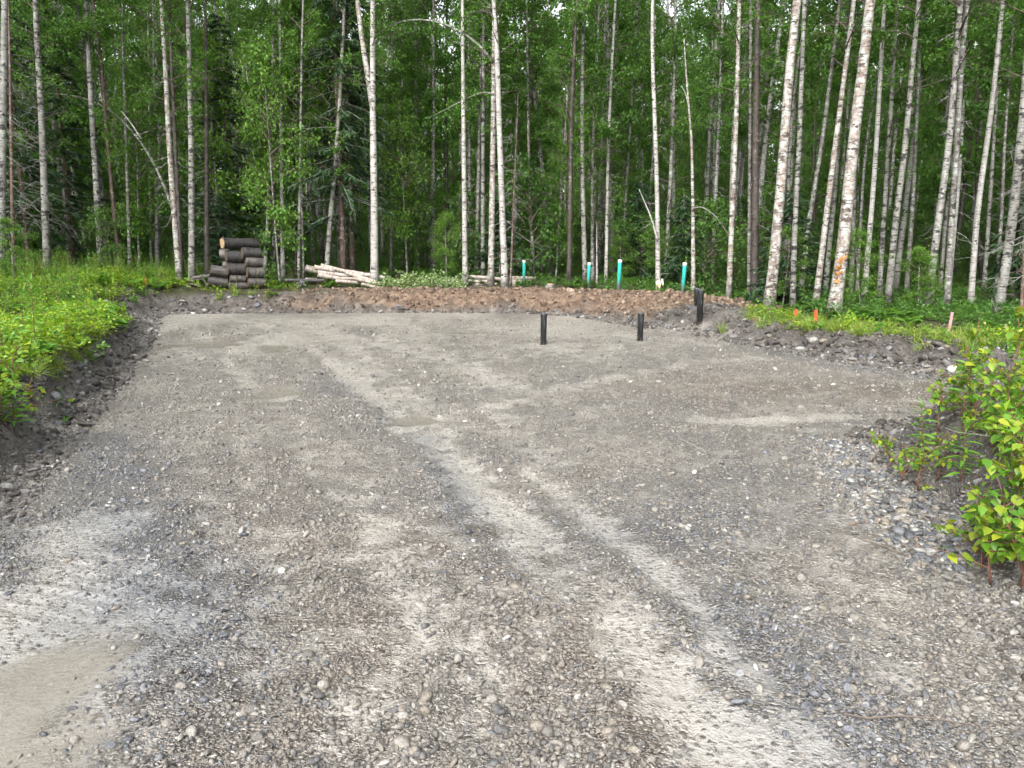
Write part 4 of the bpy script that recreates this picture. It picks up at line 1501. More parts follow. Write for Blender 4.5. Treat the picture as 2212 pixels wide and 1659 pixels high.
# ------------------------------------------------------------------ trees
BARK = {'w': 'bark_w', 'm': 'bark_m', 'p': 'bark_p', 'g': 'bark_g', 'k': 'bark_k', 'r': 'bark_r'}


def smooth_line(p, n):
    p = np.asarray(p, float)
    s = np.concatenate([[0], np.cumsum(np.linalg.norm(np.diff(p, axis=0), axis=1))])
    t = np.linspace(0, s[-1], n)
    q = np.stack([np.interp(t, s, p[:, k]) for k in range(3)], 1)
    for _ in range(2):
        q[1:-1] = (q[:-2] + 2 * q[1:-1] + q[2:]) / 4
    return q


def trunk_mb(line, r0, H, sides=10, n=26, taper=0.86, flare=0.35):
    q = smooth_line(line, n)
    zz = (q[:, 2] - q[0, 2]) / max(H, 0.1)
    r = r0 * (1 - taper * np.clip(zz, 0, 1)) ** 0.85
    r = r * (1 + flare * np.exp(-np.clip(q[:, 2] - q[0, 2] - 0.1, 0, 9) / 0.22))
    return MB().tube(q, r, sides, wob=0.09), q


def leaf_spray(line, n, spread=0.25, leaf=0.08):
    lv = MB()
    k = rng.uniform(len(line) * 0.25, len(line) - 1.001, n)
    i = k.astype(int)
    p = line[i] + (line[i + 1] - line[i]) * (k - i)[:, None] + rng.normal(0, spread, (n, 3)) * [1, 1, 0.7] - [0, 0, spread * 0.8]
    s = rng.uniform(0.7, 1.2, n)
    leaf_quads(lv, p, rdir(n, 0.8), rdir(n, -0.8), leaf * s, leaf * 0.8 * s)
    return lv


TREES_XY = []


def tree(uv, wpx, kind, d, label, H=None, hs=None, crown=0, cs=1.0, name='birch_tree', group=None, sides=10, light=False, dead=None, cat='tree'):
    """a tree whose visible stem passes those sightlines at distance d"""
    pts = [np.array(D(u, v, d)) for u, v in uv]
    bx = pts[0][0]
    bz = tz(bx, d) - 0.05
    root = np.array([bx, d, bz])
    if pts[0][2] - bz > 0.3:
        sl = (pts[1] - pts[0]) / max(pts[1][2] - pts[0][2], 0.2)
        bx = pts[0][0] + sl[0] * (bz - pts[0][2]) * 0.8
        root = np.array([bx, d, tz(bx, d) - 0.05])
        pts = [root] + pts
    else:
        pts[0] = root
    TREES_XY.append((root[0], d))
    H = H or random.uniform(14, 17)
    top = pts[-1]
    pts_vis = len(pts)
    if top[2] - root[2] < H:
        dr = pts[-1] - pts[-2]
        dr = dr / max(dr[2], 0.2)
        dr = dr * 0.75 + np.array([0, 0, 0.25])
        rem = H - (top[2] - root[2])
        yd = random.gauss(0, 0.03)
        for k in (0.35, 0.7, 1.0):
            pts.append(top + np.array([dr[0] * rem * k, yd * rem * k, rem * k]))
    loc = [p - root for p in pts]
    t = thing(name, label, cat, tuple(root), group=group)
    r0 = wpx * PXM(d) * 0.5
    mb, q = trunk_mb(loc, r0, H, sides)
    obj('trunk', mb.mesh('trunk', [M[BARK[kind]]], True), t)
    if hs is None:
        hs = 6.5 if d < 27 else 5.0
    if crown is not None:
        L = H - hs
        z_ = q[:, 2]
        p0 = np.array([np.interp(hs, z_, q[:, k]) for k in range(3)])
        p1 = q[-1]
        ax = Vector(p1 - p0).normalized()
        rot = ax.to_track_quat('Z', 'Y').to_euler()
        src = (LIGHTCROWNS if light else CROWNS)
        C = src[crown % len(src)]
        sc = L / C[2]
        az = Matrix.Rotation(random.uniform(0, 6.28), 3, 'Z')
        rot = (Vector(p1 - p0).normalized().to_track_quat('Z', 'Y').to_matrix() @ az).to_euler()
        w_ = cs * min(1.15, max(0.75, sc))
        obj('branches', C[0], t, p0, rot, (w_, w_, sc))
        obj('crown', C[1], t, p0, rot, (w_, w_, sc))
        if hs > 4.5 and H > 9 and not light and random.random() < 0.6:
            s_ = SPARSE[random.randrange(3)]
            pl = np.array([np.interp(hs - 3.4, z_, q[:, k]) for k in range(3)])
            obj('lower_branches', s_[0], t, pl, (0, 0, random.uniform(0, 6)), (0.9, 0.9, 0.7))
            obj('lower_foliage', s_[1], t, pl, t.children[-1].rotation_euler, (0.9, 0.9, 0.7))
    if dead is None and crown is not None and not light and random.random() < 0.4:
        dead = 2
    if dead is not None:
        obj('dead_branches', DEAD[dead], t, (q[3]), (0, 0, random.uniform(0, 6)), 1.0)
    return t, q, r0


def branch(t, uv, d, r0, r1, root, leaves=0, mat='bark_g', dy=0.0, nm='branch', spread=0.25, lmat='leaf'):
    p = np.array([D(u, v, d + dy * i / max(1, len(uv) - 1)) for i, (u, v) in enumerate(uv)]) - np.array(root)
    q = smooth_line(p, 16)
    b = obj(nm, MB().tube(q, np.linspace(r0, r1, 16), 6).mesh(nm, [M[mat]], True), t)
    if leaves:
        obj('foliage', leaf_spray(q, leaves, spread).mesh('foliage', [M[lmat]]), b)
    return b


# --- the trees one can follow with a finger, left to right
tree([(2, 520), (6, 250), (11, 0)], 18, 'm', 20.0, 'thick rough birch cut by the left picture edge', crown=0, hs=8)
tree([(28, 520), (24, 300), (20, 60)], 9, 'r', 20.8, 'dead reddish spruce with grey drooping twigs beside the edge birch', H=9, crown=None, name='dead_spruce', dead=0)
tree([(100, 540), (90, 250), (78, 60), (76, 0)], 15, 'm', 23, 'pale birch third from the left picture edge', crown=1)
tree([(216, 540), (203, 330), (190, 100), (186, 0)], 13, 'm', 24, 'birch with dark scars rising over the left fern bank', crown=2)
tree([(255, 555), (234, 333), (215, 90), (200, 0)], 9, 'r', 24.5, 'leaning reddish birch next to the scarred one', crown=3)
tree([(280, 555), (274, 350), (266, 130), (265, 0)], 7.5, 'g', 26, 'slim grey birch right of the leaning reddish one', crown=4)
tree([(326, 545), (322, 200), (320, 60)], 6, 'g', 29, 'thin grey trunk behind the bowed birch', crown=5)
tree([(340, 545), (334, 210), (331, 30)], 8.5, 'm', 28, 'spotted birch just left of the entwined pair', crown=6)
t9, q9, _ = tree([(384, 560), (366, 330), (358, 165), (348, 0)], 12.5, 'p', 23.5, 'pinkish rough birch in front of the entwined pair', crown=0, hs=8, dead=2)
tree([(391, 560), (377, 280), (365, 0)], 10, 'k', 24.2, 'dark trunk entwined with the pinkish birch', crown=1, hs=8)
# the bowed birch
b_uv = [(388, 558), (380, 470), (362, 420), (337, 360), (300, 300), (267, 263), (233, 233), (187, 213), (133, 202), (98, 202)]
rt = np.array([D(388, 558, 24.6)[0], 24.6, 0])
rt[2] = tz(rt[0], rt[1]) - 0.05
tb = thing('bowed_birch', 'birch bowed far over to the left in an arc behind the entwined pair', 'tree', tuple(rt))
p = np.array([D(u, v, 24.6 + 0.12 * i) for i, (u, v) in enumerate(b_uv)]) - rt
p[0] = 0
q = smooth_line(p, 30)
obj('trunk', MB().tube(q, np.linspace(0.065, 0.012, 30), 8, wob=0.08).mesh('trunk', [M['bark_g']], True), tb)
obj('branch', MB().tube(smooth_line(np.array([D(u, v, 24.8) for u, v in [(305, 300), (285, 268), (262, 240)]]) - rt, 8), np.linspace(0.03, 0.012, 8), 6).mesh('branch', [M['bark_w']], True), tb)
obj('branch', MB().tube(smooth_line(np.array([D(u, v, 24.8) for u, v in [(275, 300), (300, 292), (330, 280)]]) - rt, 8), np.linspace(0.02, 0.008, 8), 6).mesh('branch', [M['bark_g']], True), tb)
obj('crown', leaf_spray(q, 700, 0.35).mesh('crown', [M['leaf']]), tb)
tree([(414, 560), (413, 300), (408, 100), (405, 0)], 14, 'm', 23.5, 'straight white birch with black scars left of the log stack', crown=2, hs=8)
tree([(447, 548), (446, 300), (444, 60), (443, 0)], 11, 'k', 25, 'near-black trunk left of the log stack', crown=None, H=13, name='spruce_tree', dead=2)
tree([(520, 545), (505, 300), (487, 150), (462, 0)], 8, 'g', 31, 'grey birch leaning left high behind the log stack', crown=3)
tree([(574, 555), (582, 400), (588, 285), (590, 0)], 8, 'm', 26, 'thin mottled birch directly behind the log stack', crown=4)
tree([(592, 555), (592, 330), (588, 60)], 8, 'g', 27, 'grey birch behind the log stack beside the mottled one', crown=6)
tree([(611, 560), (607, 300), (604, 0)], 10, 'm', 25.5, 'white birch just right of the log stack', crown=5)
tree([(640, 560), (632, 300), (618, 0)], 9, 'k', 27, 'dark leaning trunk between stack and white log pile', crown=None, H=14, name='spruce_tree', dead=1)
tree([(645, 592), (649, 300), (652, 100), (655, 0)], 6.5, 'm', 25, 'slim birch above the left end of the white log pile', crown=6)
tree([(706, 575), (716, 440), (728, 320), (735, 200)], 11, 'm', 25.5, 'mossy birch leaning right behind the white log pile', crown=0)
tree([(809, 592), (808, 400), (805, 230), (805, 0)], 17, 'w', 25.0, 'bright white forked birch standing behind the white log pile', crown=1, hs=9)
_t = bpy.data.objects['birch_tree.%03d' % (len([o for o in bpy.data.objects if o.name.startswith('birch_tree')]) - 1)]
branch(_t, [(806, 240), (797, 180), (787, 117), (777, 50), (766, -60), (756, -170)], 25.0, 0.10, 0.05, _t.location, 0, 'bark_p', nm='fork_stem')
tree([(1005, 606), (1002, 350), (1000, 150), (999, 0)], 12, 'w', 25.5, 'smooth pale birch between the brush pile and the far logs', crown=2, hs=8.5)
tA, qA, _ = tree([(1060, 605), (1065, 300), (1068, 0)], 14, 'p', 25.5, 'pinkish lichened birch behind the bright central birch', crown=3, hs=9)
tB, qB, _ = tree([(1091, 617), (1084, 430), (1077, 233), (1073, 80), (1066, 0)], 15, 'w', 24.0, 'bright white central birch in front of the far log pile', crown=4, hs=9)
branch(tA, [(1066, 135), (1037, 97), (997, 68), (950, 47), (917, 41), (880, 42), (847, 52), (817, 66), (800, 90)], 25.4, 0.055, 0.008, tA.location, 520, 'bark_g', 1.0, spread=0.3)
branch(tA, [(1067, 204), (1047, 197), (1020, 207), (994, 220), (960, 238), (925, 255)], 25.4, 0.03, 0.006, tA.location, 320, 'bark_g', 0.6, spread=0.28)
branch(tB, [(1073, 60), (1062, 30), (1045, 22), (1015, 28), (985, 50)], 24.0, 0.035, 0.008, tB.location, 260, 'bark_k', 0.6)
tree([(1043, 602), (1043, 400), (1044, 200), (1046, 0)], 10, 'm', 28, 'spotted birch left of the pinkish central one', crown=5)
tree([(1029, 602), (1034, 350), (1040, 100)], 9, 'g', 29, 'dark grey birch in the central cluster', crown=6)
tree([(1015, 600), (1014, 300), (1012, 60)], 8, 'm', 31, 'thin spotted birch at the left of the central cluster', crown=0)
tree([(935, 570), (936, 310), (937, 60)], 10.5, 'g', 31, 'grey trunk behind the brush pile', crown=1)
tree([(870, 570), (870, 270), (868, 40)], 6.5, 'm', 33, 'thin birch right of the forked birch', crown=2)
tree([(845, 570), (846, 300), (848, 0)], 7.5, 'g', 30, 'slim trunk close behind the forked birch', crown=3)
tree([(920, 565), (914, 310), (910, 80)], 6, 'm', 36, 'thin pale birch beside the grey trunk', crown=4)
tree([(890, 565), (885, 400), (870, 240)], 5, 'k', 34, 'thin dark leaning trunk behind the brush pile', crown=5)
tree([(1104, 592), (1110, 420), (1117, 262)], 5.5, 'r', 25.2, 'dead red-stemmed spruce right of the central birch', H=6.0, crown=None, name='dead_spruce', dead=1)
tree([(1152, 590), (1148, 480), (1143, 380), (1140, 200)], 7.5, 'g', 29, 'grey birch with a blue ribbon behind the far logs', crown=6)
tree([(1172, 590), (1160, 440), (1152, 330)], 6, 'm', 33, 'thin pale birch right of the ribboned one', crown=0)
tree([(1229, 622), (1232, 400), (1234, 233), (1247, 0)], 11.5, 'k', 26, 'dark brown trunk left of the green pipes', crown=1, hs=7)
tree([(1264, 628), (1258, 400), (1257, 240), (1260, 0)], 11, 'm', 26.5, 'pale birch right behind the thin green pipe', crown=2)
tree([(1281, 605), (1279, 400), (1283, 260), (1295, 0)], 9, 'g', 29, 'grey birch between two of the green pipes', crown=3)
tree([(1309, 605), (1314, 300), (1324, 100), (1330, 0)], 8, 'w', 27.5, 'slim white birch left of the tallest green pipe', crown=4)
tree([(1344, 600), (1352, 420), (1360, 300), (1372, 100)], 7.5, 'm', 31, 'mottled birch right of the tallest green pipe', crown=5)
tS, qS, _ = tree([(1290, 612), (1289, 560), (1289, 503)], 5.5, 'w', 27, 'short white broken snag between the green pipes', H=2.2, crown=None, name='broken_snag', cat='snag')
tC, qC, rC = tree([(1422, 630), (1420, 430), (1415, 267), (1408, 100), (1410, 0)], 11, 'w', 23.5, 'white birch with a splintered foot between the green pipes', crown=6, hs=8.5)
branch(tC, [(1421, 520), (1405, 465), (1380, 408)], 23.3, 0.035, 0.010, tC.location, 0, 'bark_w', 0, 'dead_branch')
tree([(1437, 610), (1446, 430), (1454, 280), (1458, 100)], 10, 'g', 28, 'grey birch just right of the splintered one', crown=0)
tD, _, _ = tree([(1498, 634), (1497, 450), (1494, 300), (1483, 173)], 10, 'p', 22.5, 'pale broken-topped birch behind the last green pipe', H=7.2, crown=None, dead=None)
branch(tD, [(1489, 230), (1480, 200), (1472, 185)], 22.5, 0.02, 0.008, tD.location, 0, 'bark_w', 0)
branch(tD, [(1498, 450), (1515, 445), (1545, 465), (1575, 510)], 22.4, 0.018, 0.006, tD.location, 60, 'deadtwig', -0.4)
tree([(1538, 620), (1546, 420), (1553, 267), (1560, 60)], 9.5, 'm', 27, 'mottled birch behind the paired black pipes', crown=1)
tree([(1573, 665), (1583, 430), (1591, 250), (1597, 0)], 12, 'p', 20.5, 'pinkish birch at the end of the brown mound', crown=2, hs=8)
tree([(1617, 665), (1620, 300), (1622, 0)], 8, 'g', 21, 'thin grey trunk beside the dark spruce trunk', crown=3, hs=8)
tree([(1630, 655), (1632, 300), (1637, 0)], 17, 'k', 20.6, 'thick straight dark brown trunk right of the mound', crown=None, H=16, name='spruce_tree', dead=2)
tree([(1660, 670), (1675, 540), (1692, 333), (1706, 133), (1723, 0)], 23, 'p', 17.5, 'thick pinkish lichened birch on a mossy foot', crown=4, hs=9)
tree([(1712, 670), (1716, 500), (1726, 320), (1738, 0)], 12, 'm', 18.5, 'slim birch behind the first orange stake', crown=5, hs=8.5)
tree([(1706, 640), (1704, 480), (1702, 383), (1715, 200), (1745, 0)], 9, 'm', 24, 'grey-white birch behind the thick lichened one', crown=6)
tree([(1728, 640), (1745, 490), (1775, 317), (1798, 133), (1815, 0)], 11, 'g', 23, 'leaning brownish birch between two pale ones', crown=0)
tree([(1760, 673), (1776, 540), (1806, 300), (1828, 133), (1845, 0)], 13, 'p', 18, 'leaning pale birch beside the second orange stake', crown=1, hs=8.5)
tT, qT, rT = tree([(1798, 682), (1822, 540), (1843, 300), (1862, 167), (1880, 0)], 27, 'p', 15.8, 'thickest leaning birch with an orange torn scar', crown=2, hs=9)
tree([(1855, 560), (1866, 350), (1888, 200), (1925, 0)], 7, 'm', 24, 'thin leaning birch right of the torn birch', crown=3)
tree([(1782, 640), (1792, 520), (1803, 430), (1815, 250)], 11, 'm', 25, 'scarred birch between the leaning pale ones', crown=4)
tree([(1838, 640), (1845, 440), (1850, 250)], 10, 'g', 24, 'smooth grey trunk right of the torn birch', crown=5)
tree([(1866, 648), (1884, 440), (1893, 320), (1905, 100)], 11.5, 'w', 21, 'pale birch behind the leafy shrub right of the torn birch', crown=6)
tree([(1898, 655), (1911, 440), (1922, 280), (1935, 60)], 11, 'm', 22, 'scarred birch behind the fern patch', crown=0)
tree([(1917, 660), (1938, 440), (1955, 333), (1968, 167), (1985, 0)], 14, 'm', 19.5, 'leaning birch at the left of the right-hand group', crown=1, hs=8)
tree([(1956, 655), (1972, 440), (1980, 250)], 10, 'g', 24, 'grey birch in the right-hand group', crown=2)
tree([(2003, 672), (2025, 490), (2048, 333), (2060, 200), (2075, 0)], 16, 'm', 18.5, 'leaning birch with a darker upper stem by the pink stake', crown=3, hs=8.5)
tree([(2045, 668), (2058, 440), (2068, 300), (2076, 133), (2090, 0)], 14, 'g', 18.8, 'grey birch directly behind the pink ribboned stake', crown=4, hs=8.5)
tree([(2030, 645), (2040, 500), (2050, 400)], 8, 'm', 25, 'slim birch between two leaning ones near the pink stake', crown=5)
tree([(2096, 668), (2112, 440), (2126, 350), (2143, 233), (2158, 80)], 13, 'w', 20, 'white birch with black rings right of the pink stake', crown=6)
tree([(2124, 645), (2138, 440), (2150, 250)], 9, 'm', 26, 'thin birch behind the ringed white one', crown=0)
tree([(2155, 670), (2180, 540), (2193, 420), (2206, 300), (2222, 100)], 20, 'm', 17, 'stout white birch at the right picture edge', crown=1, hs=8, dead=None)
tree([(2150, 640), (2165, 450), (2168, 333), (2185, 100)], 8, 'g', 26, 'thin grey trunk left of the stout edge birch', crown=2)
tree([(2208, 672), (2215, 500), (2220, 300)], 8, 'r', 16.5, 'dead red-brown spruce at the right picture edge with twiggy grey limbs', H=6.5, crown=None, name='dead_spruce', dead=1)

# --- spruces with hanging dark boughs and leafy young trees at the edge of the wood
def spruce(u, v, d, H, wpx, hs, k, label, cs=1.0):
    x0 = D(u, v, d)[0]
    z0 = tz(x0, d) - 0.05
    t = thing('spruce_tree', label, 'tree', (x0, d, z0), (0, 0, random.uniform(0, 6)))
    mb, q = trunk_mb([(0, 0, 0), (0.03, 0, H * 0.5), (0, 0, H)], wpx * PXM(d) * 0.5, H, 9, 14, 0.93)
    obj('trunk', mb.mesh('trunk', [M['bark_r']], True), t)
    src = SPRUCE[k % 2] if H > 5 else SMALLSPRUCE[k % 2]
    sc = (H - hs) / (9.0 if H > 5 else (3.2, 2.6)[k % 2])
    obj('branches', src[0], t, (0, 0, hs), (0, 0, 0), (cs, cs, sc))
    obj('crown', src[1], t, (0, 0, hs), (0, 0, 0), (cs, cs, sc))
    if hs > 2:
        obj('dead_branches', DEAD[2], t, (0, 0, 0.4), (0, 0, 1), (1, 1, (hs - 0.4) / 5))
    TREES_XY.append((x0, d))


spruce(742, 575, 26.0, 15, 13, 2.2, 0, 'big dark spruce with hanging boughs left of the forked birch', 1.05)
spruce(762, 575, 27.5, 14, 12, 3.0, 1, 'second dark spruce just behind the hanging-boughed one', 1.0)
spruce(155, 545, 27.0, 12, 10, 1.2, 1, 'dark spruce in the shade above the left fern bank', 1.1)
spruce(500, 545, 28.0, 9, 8, 0.8, 0, 'shaded spruce behind the near-black trunk', 1.1)
spruce(60, 545, 24.5, 11, 9, 1.5, 1, 'spruce behind the dead reddish one at the left edge', 1.0)
spruce(1700, 660, 19.5, 3.0, 3, 0.3, 0, 'small grey-green spruce between lichened birches')
spruce(1470, 625, 26, 3.4, 4, 0.3, 1, 'small spruce behind the last green pipe')
spruce(1080, 610, 28, 3.2, 4, 0.3, 0, 'small spruce behind the central birches')
spruce(470, 555, 26, 3.0, 4, 0.2, 1, 'small dark spruce left behind the log stack')
spruce(1380, 600, 29, 4.0, 4, 0.3, 1, 'young spruce deep between the green pipes')
spruce(2190, 660, 21, 3.5, 4, 0.3, 0, 'small spruce behind the stout edge birch')
for (u, v, d, H, hs, k, lb) in [(600, 560, 24.8, 7.5, 1.0, 0, 'leafy young tree with bright leaves behind the log stack'), (570, 560, 26.2, 9.0, 2.0, 1, 'taller leafy young tree behind the stack'),
                                (655, 560, 26.0, 9.5, 4.5, 2, 'young tree with a bright leafy top left of the dark spruces'), (480, 555, 27, 8, 2.0, 1, 'leafy young tree left of the log stack'),
                                (300, 550, 27, 6.5, 1.0, 0, 'leafy young tree behind the bowed birch'), (1690, 665, 19, 2.0, 0.3, 2, 'small bright leafy shrub at the foot of the lichened birch'),
                                (1420, 615, 27, 2.2, 0.3, 0, 'low leafy shrub behind the splintered birch'), (1860, 665, 18.5, 1.9, 0.2, 1, 'leafy shrub at the forest edge right of the torn birch'),
                                (1985, 670, 18.0, 1.6, 0.2, 2, 'low shrub in front of the right-hand birches'), (25, 550, 19, 1.6, 0.2, 1, 'leafy bush at the left edge under the birches'),
                                (965, 590, 27, 2.4, 0.3, 2, 'leafy shrub behind the brush pile'), (880, 580, 28, 6, 1.2, 0, 'young birch behind the brush pile'),
                                (1200, 605, 29, 5, 1.0, 1, 'young birch behind the far logs'), (1340, 610, 28.0, 1.8, 0.2, 2, 'small shrub behind the tallest green pipe')]:
    tree([(u, v), (u + random.uniform(-4, 4), v - 30)], 3.0 + H * 0.25, 'g', d, lb, H=H, hs=hs, crown=k, cs=0.9 if H > 4 else 0.62, name='young_tree', light=True, sides=7)

# --- the rest of the stand, each trunk a tree of its own
ZONE = [(-900, 330, 'slim birch in the shaded wood behind the left fern bank', 'birches behind the fern bank'),
        (330, 700, 'slim birch in the deep wood behind the log stack', 'birches behind the log stack'),
        (700, 1130, 'slim birch in the deep wood behind the white log piles', 'birches behind the white log piles'),
        (1130, 1540, 'slim birch in the deep wood behind the green pipes', 'birches behind the green pipes'),
        (1540, 1850, 'slim birch in the deep wood behind the orange stakes', 'birches behind the orange stakes'),
        (1850, 3200, 'slim birch in the deep wood behind the pink stake', 'birches behind the pink stake')]
made, tries = 0, 0
while made < 222 and tries < 20000:
    tries += 1
    yy = 27 + 40 * rng.random() ** 1.15
    xx = rng.uniform(-0.80, 0.80) * yy
    if xx > 5 and yy > 25 and rng.random() < 0.3:
        yy -= 6
    if any((xx - a) ** 2 + (yy - b) ** 2 < 1.25 for a, b in TREES_XY):
        continue
    TREES_XY.append((xx, yy))
    u = CX + F_PX * xx / yy
    zn = next(z for z in ZONE if z[0] <= u < z[1])
    H = rng.uniform(15, 20)
    zz = tz(xx, yy) - 0.05
    kind = rng.choice(['w', 'm', 'm', 'g', 'g', 'k'])
    lean = rng.normal(0, 0.035, 2)
    k1 = rng.normal(0, 0.18, 2)
    look = {'w': 'white', 'm': 'black-scarred', 'g': 'grey', 'k': 'dark brown'}[kind]
    lean_w = 'leaning right' if lean[0] > 0.03 else 'leaning left' if lean[0] < -0.03 else 'upright'
    deep = 'at the front of the wood' if yy < 34 else 'midway into the wood' if yy < 47 else 'deep in the wood'
    t = thing('birch_tree', '%s birch, %s, %s %s' % (look, lean_w, deep, zn[2].split('wood ')[1]), 'tree', (xx, yy, zz), group='%s %s birches %s' % (lean_w, look, zn[2].split('wood ')[1] + ' ' + deep))
    line = [(0, 0, 0), (lean[0] * H * 0.3 + k1[0], lean[1] * H * 0.3 + k1[1], H * 0.3), (lean[0] * H * 0.65 - k1[1] * 0.6, lean[1] * H * 0.65, H * 0.65), (lean[0] * H, lean[1] * H, H)]
    mb, q = trunk_mb(line, rng.uniform(0.06, 0.125), H, 7, 14)
    obj('trunk', mb.mesh('trunk', [M[BARK[kind]]], True), t)
    hs_ = rng.uniform(2.8, 5.8)
    C = CROWNS[int(rng.integers(0, len(CROWNS)))]
    p0 = np.array([np.interp(hs_, q[:, 2], q[:, k]) for k in range(3)])
    rot = (Vector(q[-1] - p0).normalized().to_track_quat('Z', 'Y').to_matrix() @ Matrix.Rotation(rng.uniform(0, 6.28), 3, 'Z')).to_euler()
    sc = (H - hs_) / C[2]
    w_ = rng.uniform(0.85, 1.15)
    obj('branches', C[0], t, p0, rot, (w_, w_, sc))
    obj('crown', C[1], t, p0, rot, (w_, w_, sc))
    made += 1

# --- leafy understorey deep in the wood, and the forest that goes on behind and to the sides
SHR = []
for i in range(3):
    lb, lf = birch_crown(H=2.6, nb=18, Lmax=0.95, nt=6, nl=16, leaf=0.09, low=0.15)
    SHR.append(join([(lb, M['twig']), (lf, M['under'])], 'understorey_shrub'))
x, y = sector(560, 26, 80, -42, 42, 0.3)
_, m_ = terrain(x, y, True)
keep = (m_['d'] > 3.5) & ((y > 28) | (np.abs(x) > 6))
x, y = x[keep], y[keep]
scat('understorey', x, y, rng.integers(0, 3, len(x)), SHR, 0.6, 1.5, 'shaded leafy understorey filling the wood between the trunks', 'understorey', 0.1)

FAR = []
for i in range(3):
    lb, lf = birch_crown(H=14, nb=34, Lmax=2.9, nt=7, nl=18, leaf=0.16)
    tr, _q = trunk_mb([(0, 0, 0), (0.2, 0.1, 5), (0.1, -0.1, 10), (0, 0, 17)], 0.11, 17, 6, 8)
    for b in (lb, lf):
        b.v = [v_ + np.array([0.1, 0, 2.6]) for v_ in b.v]
    FAR.append(join([(tr, M['bark_m']), (lb, M['twig']), (lf, M['leaf'])], 'far_birch'))
n = 2100
rr = np.sqrt(rng.uniform(26 ** 2, 112 ** 2, n))
aa = np.radians(rng.uniform(-100, 100, n))
x, y = rr * np.sin(aa), rr * np.cos(aa)
keep = ((np.abs(np.degrees(aa)) > 40) | (rr > 66)) & (np.abs(x) + np.maximum(0, y) > 25)
x, y = x[keep], y[keep]
scat('distant_forest', x, y, rng.integers(0, 3, len(x)), FAR, 1.0, 1.45, 'far-off birch forest closing the view behind the nearer trunks', 'forest', 0.03, 0.05)
n = 1000
rr = np.sqrt(rng.uniform(60 ** 2, 115 ** 2, n))
aa = np.radians(rng.uniform(-55, 55, n))
x, y = rr * np.sin(aa), rr * np.cos(aa)
scat('distant_understorey', x, y, rng.integers(0, 3, len(x)), SHR, 1.2, 2.6, 'dim understorey at the far end of the wood', 'understorey', 0.1)

# ------------------------------------------------------------------ scars on trunks, ribbons, moss
def splinters(t, p, n, L, mat, r=0.05, up=0.7, nm='torn_wood'):
    mb = MB()
    for _ in range(n):
        a = np.array(p) + rng.normal(0, r, 3) * [1, 0.5, 1.2]
        d = norm(np.array([rng.normal(0, 0.8), -abs(rng.normal(0.3, 0.4)), rng.normal(up, 0.6)]))
        l = L * rng.uniform(0.5, 1.2)
        s = norm(np.cross(d, [0.2, 1, 0.1])) * L * 0.14
        b = np.array([0, -0.012, 0])
        v = np.array([a - s, a + s, a + d * l * 0.6 + s * 0.8, a + d * l, a + d * l * 0.6 - s * 0.8])
        mb.add(np.vstack([v, v + b]), None, [[0, 1, 2, 4], [5, 9, 7, 6], [0, 4, 9, 5], [1, 6, 7, 2]])
        mb.add(np.vstack([v, v + b]), [[4, 2, 3], [9, 8, 7], [2, 7, 8], [2, 8, 3], [3, 8, 9], [3, 9, 4]], None)
    return obj(nm, mb.mesh(nm, [M[mat]]), t)


def qpt(q, z):
    return np.array([np.interp(z, q[:, 2], q[:, k]) for k in range(3)])


zc = D(1806, 574, 15.8)[2] - tT.location.z
for k, dz in enumerate((-0.28, -0.14, 0.0, 0.12)):
    splinters(tT, qpt(qT, zc + dz) + [-rT * 0.55, -rT * 0.75, 0], 5, 0.13, 'orangewood', 0.03, 0.2, 'torn_bark')
zc = D(1422, 605, 23.5)[2] - tC.location.z
splinters(tC, qpt(qC, zc) + [0, -rC * 1.1, 0], 9, 0.20, 'palewood', 0.05, -1.6, 'splintered_bark')
for (u, v, d, s, lb) in [(1668, 683, 17.1, 0.42, 'mossy hump at the foot of the thick lichened birch'), (1812, 690, 15.5, 0.36, 'mossy hump at the foot of the torn birch')]:
    x0 = D(u, v, d)[0]
    o = obj('moss_hump', stone_mesh('moss_hump', M['moss'], 3, 0.55, 0.5, int(u)), loc=(x0, d - 0.12, tz(x0, d) - 0.02), scl=(s * 1.7, s * 1.3, s * 0.9))
    tag(o, lb, 'moss', 'mossy humps')
x0, y0, z0 = D(1160, 563, 28.6)
rb = MB()
rb.add([(0, 0, 0.12), (0.05, 0, 0.12), (0.06, 0.01, -0.10), (0.02, 0.01, -0.14), (0, .004, .12), (.05, .004, .12), (.06, .014, -.1), (.02, .014, -.14)], None, [[0, 1, 2, 3], [7, 6, 5, 4]])
tag(obj('ribbon', rb.mesh('ribbon', [M['blue']]), loc=(x0, y0, z0), scl=0.65), 'blue ribbon tied to a twig behind the far logs', 'ribbon')


